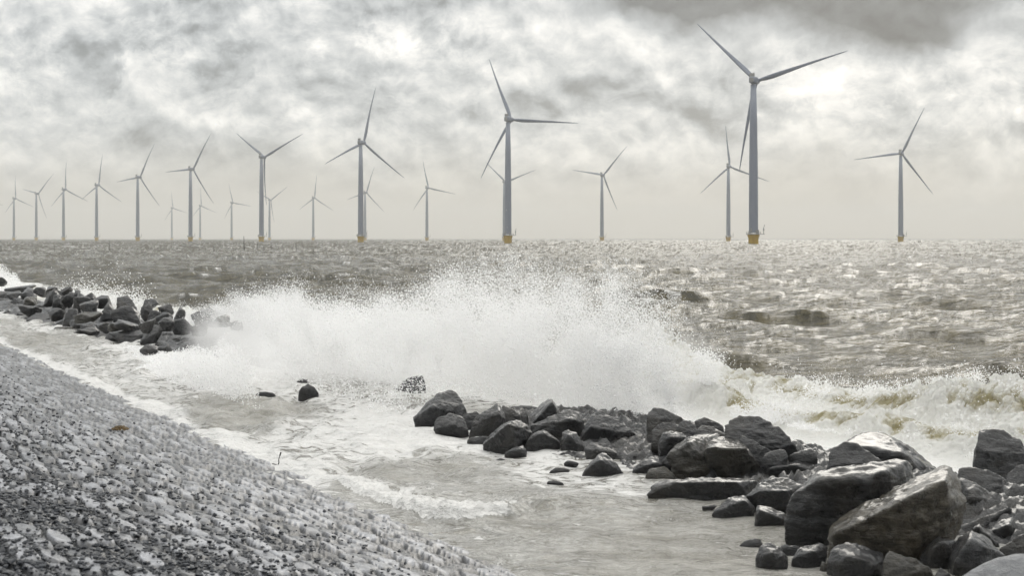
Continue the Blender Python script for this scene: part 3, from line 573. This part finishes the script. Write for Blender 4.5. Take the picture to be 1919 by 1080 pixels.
ENVX = np.array([180, 250, 330, 400, 480, 560, 640, 720, 800, 850, 900, 960, 1020, 1080, 1130, 1180, 1215, 1250, 1300, 1400, 1500, 1560, 1620, 1700, 1780, 1850, 1900, 1960])
ENVY = np.array([700, 660, 625, 590, 575, 568, 572, 582, 575, 545, 530, 535, 542, 548, 560, 572, 598, 628, 662, 690, 718, 735, 738, 730, 716, 710, 714, 735])
hB = lambda s: .62+.22*np.sin(s*1.15+.6)+.18*np.sin(s*.47+2.0)
bw = wave_mesh('breaking_wave', -8, 12, 7.3, lambda s: envh(s, 7.3)*1.12, 1.9, 3, ds=.02, nt_=220)
tag(bw, kind='structure')
bw2 = wave_mesh('breaking_wave', -7, 20, 5.9, lambda s: envh(s, 5.9)*.55*(1+.3*np.sin(s*1.7)), 1.1, 9, ds=.025, nt_=160)
tag(bw2, kind='structure')
bw3 = wave_mesh('breaking_wave', 34, 66, 5.4, lambda s: .42+.18*np.sin(s*.5), 1.8, 14, ds=.07, nt_=60)
tag(bw3, kind='structure')
# ------------------------------------------------------------------ spray
MIST = .8
def drops(name, pts, r, label):
    n = len(pts); T4 = np.array([[1, 1, 1], [1, -1, -1], [-1, 1, -1], [-1, -1, 1]], float)/math.sqrt(3)*1.25
    a = rng.normal(size=(n, 3)); a /= np.linalg.norm(a, axis=1)[:, None]; h = rng.normal(size=(n, 3)); b = np.cross(a, h); b /= np.linalg.norm(b, axis=1)[:, None]; c = np.cross(a, b)
    vv = (T4[None, :, 0, None]*a[:, None]+T4[None, :, 1, None]*b[:, None]+T4[None, :, 2, None]*c[:, None])*r[:, None, None]+pts[:, None]
    f = np.array([[0, 1, 2], [0, 3, 1], [0, 2, 3], [1, 3, 2]]); ff = (f[None]+np.arange(n)[:, None, None]*4).reshape(-1, 3)
    o = mesh_np(name, vv.reshape(-1, 3), ff, mDrop, False); tag(o, label, 'spray', kind='stuff'); return o
def topz(px, D): return H-(np.interp(px, ENVX, ENVY)-Y0)/F*D
ENVF = [(230, 700), (300, 680), (330, 660), (400, 642), (470, 612), (540, 585)]
# jets thrown up along the rocks
def qmin(px): return np.interp(px, [250, 440, 500, 700, 800, 930], [3.8, 3.8, 1.0, .3, 1.5, 3.5])
pts = []
J = 300
jw = np.interp
jpx = rng.choice(np.arange(200, 1340), J, p=(lambda w: w/w.sum())(np.interp(np.arange(200, 1340), [200, 300, 450, 800, 950, 1150, 1340], [.3, .8, 1.3, 1.1, 1.6, 1.4, .8])))
for px in jpx:
    if px > 1150 and rng.uniform() < (px-1150)/190: continue
    q = rng.uniform(qmin(px), 5.8)
    D = Dq(px, q); zt = max(.3, topz(px, D)-.0)*rng.uniform(.5, 1.22); n = int(1300*rng.uniform(.3, 1.7))
    v = math.sqrt(2*9.8*zt); T = v/9.8*rng.uniform(.85, 1.5)
    vx = rng.normal()*.9-.5; vy = rng.normal()*.7-.6; wdt = rng.uniform(.012, .06)
    t = T*np.sqrt(rng.uniform(0, 1, n)); k = np.clip(rng.normal(1, .10, n), .6, 1.10)
    sp = wdt+.26*(t/T)**1.5*rng.uniform(.35, 1.5)
    x = (px-CX)/F*D+vx*t*.6+rng.normal(size=n)*sp; y = D+vy*t*.5+rng.normal(size=n)*sp
    z = v*t*k-4.9*t*t*k+rng.normal(size=n)*sp*.5; pts.append(np.stack([x, y, z], 1))
jets = np.concatenate(pts)
# dense billowing body
n = 1500000; px = rng.uniform(190, 1330, n); q = qmin(px)+rng.uniform(0, 1, n)*(6.0-qmin(px)); D = Dq(px, q)
hf = rng.uniform(0, 1, n)**1.7*1.1*np.interp(px, [1200, 1300], [1, .5]); z = np.maximum(topz(px, D), .2)*hf; x = (px-CX)/F*D
p = np.stack([x, D, z], 1); wp = np.stack([fbm(p*.9+i*9, 2) for i in range(3)], 1)
f1 = fbm(p*1.3+wp*1.6, 4, .6)
keep = f1+.30-.62*hf**1.6+rng.uniform(-.10, .10, n)-.9*sm(px, 1170, 1320) > 0
body = p[keep][:60000]
# the dense mist inside the burst: a real volume whose top follows the burst along the breakwater
mMist, nt = new_mat('spray_mist'); pos = nd(nt, 'ShaderNodeNewGeometry').outputs['Position']
sp = nd(nt, 'ShaderNodeSeparateXYZ'); nt.links.new(pos, sp.inputs[0]); px_, py_, pz_ = sp.outputs
def lin(a, b, c): return M_(nt, 'ADD', M_(nt, 'MULTIPLY', px_, a), M_(nt, 'MULTIPLY_ADD', py_, b, c))
sN = lin(gd[0], gd[1], -(G0@gd)); qN = lin(gn[0], gn[1], -(G0@gn))
S0, S1 = -4.0, 32.0; sN = M_(nt, 'MULTIPLY', M_(nt, 'SUBTRACT', sN, S0), 1/(S1-S0))
def curve(vals):
    n = nt.nodes.new('ShaderNodeFloatCurve'); c = n.mapping.curves[0]
    for i, (a, b) in enumerate(vals):
        if i < 2: c.points[i].location = (a, b)
        else: c.points.new(a, b)
    for q_ in c.points: q_.handle_type = 'VECTOR'
    n.mapping.update(); nt.links.new(sN, n.inputs['Value']); return n.outputs[0]
ev, qv = [], []
for px in np.linspace(240, 1330, 26)[::-1]:
    qm = qmin(px); Dm = Dq(px, .5*(qm+6.0)); x_ = (px-CX)/F*Dm; s_ = SQ(x_, Dm)[0]; zt = max(topz(px, Dm), 0.05)*np.interp(px, [240, 400, 1180, 1250, 1330], [.4, .9, .95, .7, .0])
    ev.append(((s_-S0)/(S1-S0), zt/4)); qv.append(((s_-S0)/(S1-S0), (qm+1)/8))
top = M_(nt, 'MULTIPLY', curve(ev), 4.0); qmn = M_(nt, 'MULTIPLY_ADD', curve(qv), 8.0, -1.0)
hfr = M_(nt, 'DIVIDE', pz_, M_(nt, 'MAXIMUM', top, .05))
nz = noise(nt, pos, 1.3, 6, .66, .9)
dn = M_(nt, 'SUBTRACT', M_(nt, 'MULTIPLY_ADD', nz, 4.2, -1.40), hfr)
dn = smooth(nt, dn, -.05, .55)
eq = M_(nt, 'MULTIPLY', smooth(nt, M_(nt, 'SUBTRACT', qN, qmn), 0, .9), smooth(nt, qN, 6.8, 5.4))
dn = M_(nt, 'MULTIPLY', M_(nt, 'MULTIPLY', dn, eq), MIST)
dn = M_(nt, 'MULTIPLY', dn, M_(nt, 'MULTIPLY', smooth(nt, sN, .045, .11), smooth(nt, sN, .96, .85)))
pv = nd(nt, 'ShaderNodeVolumePrincipled', Density=dn, Anisotropy=.2, Color=(1, 1, 1, 1)); out(nt, None, pv.outputs[0])
mMist.cycles.volume_step_rate = .35
bv = []
for z in (-.05, 3.0):
    for s_, q_ in ((S0+1, -.6), (S1-1, -.6), (S1-1, 6.9), (S0+1, 6.9)): bv.append((*XY(s_, q_), z))
mo = mesh_np('spray_mist', np.array(bv), np.array([[0, 1, 2, 3], [4, 7, 6, 5], [0, 4, 5, 1], [1, 5, 6, 2], [2, 6, 7, 3], [3, 7, 4, 0]]), mMist, False)
tag(mo, 'dense white mist inside the burst of spray', 'mist', kind='stuff')
# a thin veil of fine drops reaching high and wide
n = 16000; px = rng.uniform(380, 1220, n); q = rng.uniform(3, 8, n); D = Dq(px, q); zt = topz(px, D)
z = zt*(.75+rng.exponential(.20, n)); veil = np.stack([(px-CX)/F*D, D, z], 1); nv = fbm(veil*.8, 3); veil = veil[nv+rng.uniform(-.2, .2, n) > .0]
# spray riding the breaking wave on the right
n = 90000; s = rng.uniform(-8, 8, n); q = 7.2+rng.normal(size=n)*.5; x, y = XY(s, q); hz_ = envh(s, 7.3)
z = hz_*rng.uniform(.75, 1.05, n)+rng.exponential(.05, n); rp = np.stack([x, y, z], 1); nv = fbm(rp*2.2, 3); rp = rp[nv+rng.uniform(-.15, .15, n) > .12]
# low scud between wave and rocks
n = 110000; s = rng.uniform(-7, 8, n); q = rng.uniform(5.0, 6.0, n); x, y = XY(s, q)
z = .1+rng.exponential(.13, n)*(.5+.8*np.sin(s*1.9)**2); sp_ = np.stack([x, y, z], 1); nv = fbm(sp_*1.3+5, 3); sp_ = sp_[nv+rng.uniform(-.1, .1, n) > .06]
# low wash thrown in front of the ridge at the left of the burst
n = 130000; px = rng.uniform(200, 540, n); D = Dq(px, rng.uniform(-1.0, .9, n)); zt = H-(np.interp(px, [a[0] for a in ENVF], [a[1] for a in ENVF])-Y0)/F*D
z = np.maximum(zt, .1)*rng.uniform(0, 1, n)**1.6*1.15; wsh = np.stack([(px-CX)/F*D, D, z], 1); nv = fbm(wsh*1.2, 4); wsh = wsh[nv+.2-.9*(1-sm(px, 200, 270))-.9*sm(px, 420, 535)-.5*(z/np.maximum(zt, .1))**2+rng.uniform(-.12, .12, n) > 0]
body = np.concatenate([body, wsh])
# far left splash
n = 70000; px = rng.uniform(-60, 70, n); D = Dq(px, rng.uniform(4.2, 7, n)); zt = H-(np.interp(px, [-60, 0, 40, 75], [470, 495, 520, 548])-Y0)/F*D
z = zt*rng.uniform(0, 1, n)**1.1*1.1; fl = np.stack([(px-CX)/F*D, D, z], 1); nv = fbm(fl*1.1, 4); fl = fl[nv*1.3+rng.uniform(-.25, .25, n)+.25-.7*sm(px, 20, 70) > .75*(z/zt)**1.5]
n = 40000; px = rng.uniform(60, 330, n); D = Dq(px, rng.uniform(4.2, 6.5, n)); z = rng.exponential(.25, n)+.1; f2 = np.stack([(px-CX)/F*D, D, z], 1); nv = fbm(f2*.6, 3); f2 = f2[nv+rng.uniform(-.1, .1, n) > .05+.6*sm(px, 240, 330)+.5*(1-sm(px, 60, 140))]
def szs_(n, m=.0075, s=.42): return np.clip(np.exp(rng.normal(math.log(m), s, n)), .003, .03)
allp = np.concatenate([jets, body]); allp = allp[allp[:, 2] > -.02]
drops('wave_spray', allp, szs_(len(allp), .0082, .42)*np.clip(1.12-.22*allp[:, 2], .6, 1.1), 'high white burst of spray where the waves hit the breakwater')
drops('fine_spray', veil, szs_(len(veil), .0045), 'thin veil of fine drops above the main burst')
a = np.concatenate([rp, sp_]); drops('surf_spray', a, szs_(len(a), .007), 'broken white spray over the surf behind the right rocks')
a = np.concatenate([fl, f2]); drops('far_spray', a, szs_(len(a), .02, .3), 'small burst of spray behind the far left ridge')
print('DROPS', len(allp), len(veil), len(rp)+len(sp_), len(fl)+len(f2))
# ------------------------------------------------------------------ wind turbines
def lathe(prof, n=24, off=(0, 0)):
    a = np.linspace(0, 2*math.pi, n, endpoint=False)
    V = np.concatenate([np.stack([r*np.cos(a)+off[0], r*np.sin(a)+off[1], np.full(n, z)], 1) for r, z in prof])
    Qd = [[k*n+i, k*n+(i+1) % n, (k+1)*n+(i+1) % n, (k+1)*n+i] for k in range(len(prof)-1) for i in range(n)]
    return V, np.array(Qd)
def joinp(parts):
    V = []; Qd = []; o = 0
    for v, q in parts: V.append(v); Qd.append(q+o); o += len(v)
    return np.concatenate(V), np.concatenate(Qd)
def box(c, s, rot=0):
    v = np.array([[x, y, z] for z in (-.5, .5) for x, y in ((-.5, -.5), (.5, -.5), (.5, .5), (-.5, .5))])*np.array(s)
    cr, sr = math.cos(rot), math.sin(rot); v = np.stack([v[:, 0]*cr-v[:, 1]*sr, v[:, 0]*sr+v[:, 1]*cr, v[:, 2]], 1)+np.array(c)
    return v, np.array([[0, 3, 2, 1], [4, 5, 6, 7], [0, 1, 5, 4], [1, 2, 6, 5], [2, 3, 7, 6], [3, 0, 4, 7]])
def bar(p, q, r, n=6):
    p = np.array(p, float); q = np.array(q, float); d = q-p; d /= np.linalg.norm(d); h = np.array([0, 0, 1.]) if abs(d[2]) < .9 else np.array([1., 0, 0])
    a = np.cross(d, h); a /= np.linalg.norm(a); b = np.cross(d, a); t = np.linspace(0, 2*math.pi, n, endpoint=False)
    rg = r*(np.cos(t)[:, None]*a+np.sin(t)[:, None]*b); V = np.concatenate([p+rg, q+rg])
    return V, np.array([[i, (i+1) % n, n+(i+1) % n, n+i] for i in range(n)])
YAW = R(-28); HUB = 95.0; TILT = R(5)
ax = np.array([math.sin(-YAW), math.cos(-YAW), 0])            # rotor axis: away from the viewer, to the right
def make_turbine():
    root = bpy.data.objects.new('wind_turbine', None); COL.objects.link(root)
    m = mesh_np('tower', *lathe([(2.65, 6.6), (2.62, 25), (2.5, 45), (2.15, 70), (1.65, 92.6), (0.1, 92.7)], 32), mWhite, True, parent=root)
    mesh_np('door', *box((-1.6, -2.02, 8.2), (.9, .35, 2.0), R(-38)), mGrey, False, parent=m)
    tp = mesh_np('transition_piece', *lathe([(2.9, -4), (2.9, 3.0), (3.5, 4.9), (3.5, 5.6), (2.7, 5.7)], 32), mYellow, True, parent=root)
    mesh_np('ladder', *joinp([bar((-.35, -3.75, -1), (-.35, -3.75, 5.6), .12), bar((.35, -3.75, -1), (.35, -3.75, 5.6), .12)]+[bar((-.35, -3.75, z), (.35, -3.75, z), .06) for z in np.arange(-.5, 5.4, .6)]), mYellow, False, parent=tp)
    pf = mesh_np('platform', *joinp([lathe([(2.7, 5.62), (4.3, 5.62), (4.3, 5.95), (2.6, 5.96)], 32), box((4.9, -.6, 5.8), (2.6, 2.4, .32))]), mGrey, False, parent=root)
    rl = []
    for k in range(20):
        a = k/20*2*math.pi; rl.append(bar((4.2*math.cos(a), 4.2*math.sin(a), 5.9), (4.2*math.cos(a), 4.2*math.sin(a), 7.2), .07)); b = (k+1)/20*2*math.pi
        for z in (6.5, 7.2): rl.append(bar((4.2*math.cos(a), 4.2*math.sin(a), z), (4.2*math.cos(b), 4.2*math.sin(b), z), .06))
    mesh_np('railing', *joinp(rl), mGrey, False, parent=pf)
    mesh_np('crane', *joinp([bar((5.8, -.6, 5.9), (5.8, -.6, 9.6), .22), bar((5.8, -.6, 9.5), (6.3, -1.2, 11.2), .16), box((5.8, -.6, 8.4), (.7, .7, 1.0))]), mGrey, False, parent=root)
    mesh_np('cabinet', *box((1.7, -2.9, 7.2), (1.6, 1.1, 2.2), R(20)), mGrey, False, parent=root)
    mesh_np('cabinet', *box((-2.6, -2.4, 6.9), (.9, .8, 1.6), R(-40)), mGrey, False, parent=root)
    cr, sr = math.cos(YAW), math.sin(YAW)
    def yaw(v): return np.stack([v[:, 0]*cr-v[:, 1]*sr, v[:, 0]*sr+v[:, 1]*cr, v[:, 2]], 1)
    # nacelle along local +y (towards the rotor)
    sec = [(-3.4, 1.15, 1.35), (-3.0, 1.75, 1.9), (.5, 2.0, 2.15), (3.0, 1.95, 2.1), (3.9, 1.6, 1.7)]; V = []; n = 20
    for yy, hw, hh in sec:
        a = np.linspace(0, 2*math.pi, n, endpoint=False); c_, s_ = np.cos(a), np.sin(a)
        V.append(np.stack([hw*np.sign(c_)*np.abs(c_)**.5, np.full(n, yy), HUB+hh*np.sign(s_)*np.abs(s_)**.5], 1))
    Qn = np.array([[k*n+i, k*n+(i+1) % n, (k+1)*n+(i+1) % n, (k+1)*n+i] for k in range(4) for i in range(n)])
    V = np.concatenate(V+[np.array([[0, -3.5, HUB], [0, 4.0, HUB]])]); e1, e2 = 5*n, 5*n+1
    caps = [[i, e1, e1, (i+1) % n] for i in range(n)]
    na = mesh_np('nacelle', yaw(V), Qn, mWhite, True, parent=root)
    mesh_np('rear_cover', yaw(box((0, -3.38, HUB), (2.1, .25, 2.5))[0]), box((0, 0, 0), (1, 1, 1))[1], mGrey, False, parent=na)
    v, q = box((0, -2.5, HUB+2.9), (3.0, .5, 1.9)); mesh_np('cooler', yaw(v), q, mGrey, False, parent=na)
    for mx_ in (-.9, .9): v, q = bar((mx_, -2.1, HUB+2), (mx_, -2.1, HUB+4.7), .07); mesh_np('mast', yaw(v), q, mGrey, False, parent=na)
    # hub spinner
    v, q = lathe([(1.5, 0), (1.95, .5), (2.0, 1.9), (1.7, 2.9), (1.0, 3.6), (.05, 3.9)], 24)
    v = np.stack([v[:, 0], v[:, 2]+3.9, HUB+v[:, 1]], 1); hb = mesh_np('hub', yaw(v), q, mWhite, True, parent=root)
    return root
def blade_mesh():
    """one blade along +z from the hub axis, chord in the rotor plane, pre-bent towards +y"""
    RR = 54.0; st = [0, 1.2, 3, 6, 10, 15, 22, 30, 38, 45, 50, 53, 54]; ch = [1.9, 1.9, 2.0, 2.6, 2.9, 2.6, 2.1, 1.6, 1.2, .9, .65, .35, .1]
    th = [1.9, 1.9, 1.7, 1.2, .95, .75, .52, .38, .27, .18, .11, .06, .03]; tw = [20, 20, 18, 15, 11, 8, 5, 3, 2, 1, 0, 0, 0]; n = 14; V = []
    for r, c, t, wd_ in zip(st, ch, th, tw):
        a = np.linspace(0, 2*math.pi, n, endpoint=False); x = np.cos(a)*c/2; y = np.sin(a)*t/2*(1-.35*np.cos(a))
        x = x+(c/2-.95)*.5*min(1, r/6); w_ = R(wd_+6); xr = x*math.cos(w_)-y*math.sin(w_); yr = x*math.sin(w_)+y*math.cos(w_)
        V.append(np.stack([xr, yr+4.5*(r/RR)**2.2+.0436*r, np.full(n, r)], 1))
    Qb = np.array([[k*n+i, k*n+(i+1) % n, (k+1)*n+(i+1) % n, (k+1)*n+i] for k in range(len(st)-1) for i in range(n)])
    return np.concatenate(V), Qb
bV, bQ = blade_mesh()
proto = make_turbine(); pblade = mesh_np('blade', bV, bQ, mWhite, True)
from mathutils import Matrix
TUR = [  # px of tower, py of hub, blade angle, label
 (1412, 150, 74, 'nearest and largest wind turbine, right of centre on a yellow base'),
 (952, 223, -25, 'large wind turbine right of centre at the middle of the picture, second largest'),
 (676, 267, 10, 'wind turbine on yellow base left of the middle, third tallest'),
 (1688, 287, 25, 'lone wind turbine at the far right of the row'),
 (490, 294, -57, 'wind turbine with two blades raised like a letter V, left of the third tallest'),
 (357, 317, 28, 'wind turbine with one blade level, sixth tower from the left edge in the front row'),
 (258, 332, 24, 'wind turbine in the front row, fifth full tower from the left edge'),
 (181, 347, 3, 'wind turbine in the front row, fourth full tower from the left edge'),
 (119, 355, -5, 'wind turbine in the front row, third full tower from the left edge'),
 (68, 363, 42, 'wind turbine in the front row, second full tower from the left edge'),
 (26, 372, -8, 'wind turbine in the front row, leftmost full tower'),
 (-30, 378, -20, 'wind turbine cut off by the left edge, only a blade tip showing'),
 (1365, 312, -8, 'back row wind turbine just left of the nearest tower'),
 (1128, 328, 40, 'back row wind turbine midway between the two largest towers'),
 (945, 341, -50, 'back row wind turbine half hidden behind the second largest tower'),
 (800, 352, -17, 'back row wind turbine alone, left of the second largest tower'),
 (684, 361, 16, 'back row wind turbine just right of the third tallest tower'),
 (587, 371, 2, 'back row wind turbine with one blade straight up, left of the third tallest tower'),
 (505, 375, 55, 'hazy back row wind turbine close behind the V bladed one'),
 (434, 380, -20, 'hazy back row wind turbine left of the V bladed one'),
 (375, 386, -8, 'very faint back row wind turbine just right of the level bladed one'),
 (322, 390, -13, 'faintest and smallest wind turbine, left of the level bladed one')]
protoch = [o for o in COL.objects if o.parent == proto]
def copytree(o, parent=None, kids=None):
    c = o.copy(); COL.objects.link(c); c.parent = parent
    for ch in [k for k in ALLO if k.parent == o and not k.name.startswith('blade')]: copytree(ch, c)
    return c
ALLO = list(COL.objects)
for i, (px, py, phi, lab) in enumerate(TUR):
    D = (HUB-H)*F/(Y0-py); r = proto if i == 0 else copytree(proto)
    r.location = ((px-CX)/F*D, D, 0); tag(r, lab, 'wind turbine', 'offshore wind turbines standing in the sea')
    hub = Vector((0, 0, HUB))+Vector((math.sin(-YAW), math.cos(-YAW), 0))*5.4
    for k in range(3):
        b = pblade if (i == 0 and k == 0) else pblade.copy()
        if not (i == 0 and k == 0): COL.objects.link(b)
        b.parent = r; b.matrix_local = Matrix.Translation(hub) @ Matrix.Rotation(YAW, 4, 'Z') @ Matrix.Rotation(R(phi+120*k), 4, 'Y')
# ------------------------------------------------------------------ stakes in the water
for px, yt, yb, lab in ((205, 452, 470, 'thin dark stake in the sea, third from the left edge'), (458, 443, 470, 'tallest dark stake in the sea, in front of the wind farm'),
    (482, 454, 469, 'dark stake just right of the tallest one'), (495, 459, 469, 'short dark stake, middle of the three right of the tallest one'), (508, 454, 468, 'dark stake, third to the right of the tallest one'),
    (555, 457, 471, 'dark stake standing apart, left of the third tallest turbine'), (587, 462, 472, 'rightmost short stake below a back row turbine'), (401, 462, 471, 'short stake in the sea left of the tallest one'),
    (102, 462, 471, 'short stake in the sea, second from the left edge'), (2, 461, 471, 'short stake in the sea at the left edge')):
    D = H*F/(yb-Y0); zt = H-(yt-Y0)/F*D; x0 = (px-CX)/F*D; lean = random.uniform(-.06, .06)
    V, Qd = [], []
    prof = [(-1.0, .09), (.6, .085), (zt*.6, .075), (zt, .06), (zt+.02, .01)]; n = 8
    for z, r_ in prof:
        a = np.linspace(0, 6.2832, n, endpoint=False); V.append(np.stack([r_*np.cos(a)+lean*z, r_*np.sin(a), np.full(n, z)], 1))
    Qd = np.array([[k*n+i, k*n+(i+1) % n, (k+1)*n+(i+1) % n, (k+1)*n+i] for k in range(len(prof)-1) for i in range(n)])
    o = mesh_np('fishing_stake', np.concatenate(V), Qd, mWood, True); o.location = (x0, D, 0); tag(o, lab, 'stake', 'wooden stakes standing in the sea')
# ------------------------------------------------------------------ weed and twig on the dike
def dikept(px, py):
    u = (px-CX)/F; v = (py-Y0)/F; t = 1.427/(v-.239*u-.1258); return u*t, t, dike_z(u*t, t)
x, y, z = dikept(225, 808); n = 420; th = rng.uniform(0, 6.28, n); rr = np.sqrt(rng.uniform(0, 1, n))
pts = np.stack([x+.11*rr*np.cos(th), y+.09*rr*np.sin(th), z+.02+.045*(1-rr**2)*rng.uniform(.4, 1.1, n)], 1)
o = scatter_lumps('seaweed_clump', pts-np.array([x, y, z]), rng.uniform(.006, .018, n), mWeed); o.location = (x, y, z)
tag(o, 'small brown clump of seaweed lying on the upper part of the dike stones', 'seaweed')
x, y, z = dikept(520, 876); sg = [(0, 0, -.02), (.02, 0, .03), (.015, .01, .07), (.03, .01, .12), (.035, .0, .16)]
o = mesh_np('twig', *joinp([bar(sg[i], sg[i+1], .007-.001*i) for i in range(4)]+[bar((.03, .01, .12), (.045, .01, .165), .010), bar((0, 0, 0), (-.07, .01, .012), .006)]), mWood, True); o.location = (x, y, z+.03)
tag(o, 'thin dark twig standing up between dike stones near the water edge', 'twig')
# far low shore on the horizon
xs = np.linspace(-4200, 4200, 300); hh = 3.2+1.6*perlin(np.stack([xs/300, xs*0, xs*0], 1))+.8*perlin(np.stack([xs/60, xs*0, xs*0+3], 1))
V = np.concatenate([np.stack([xs, np.full(300, 8700.), np.full(300, -1.)], 1), np.stack([xs, np.full(300, 8720.), hh], 1), np.stack([xs, np.full(300, 8900.), hh*.9], 1)])
tag(mesh_np('far_shore', V, gridq(3, 300), mShore, True), kind='structure')
# ------------------------------------------------------------------ haze
mHaze, nt = new_mat('haze')
pv = nd(nt, 'ShaderNodeVolumePrincipled', Density=.00016, Anisotropy=.3, Color=(.97, .97, .95, 1)); out(nt, None, pv.outputs[0])
v, q = box((0, 4400, 96), (19000, 9800, 210)); hz = mesh_np('haze', v, q, mHaze, False); tag(hz, 'thin pale haze over the sea', 'haze', kind='stuff')
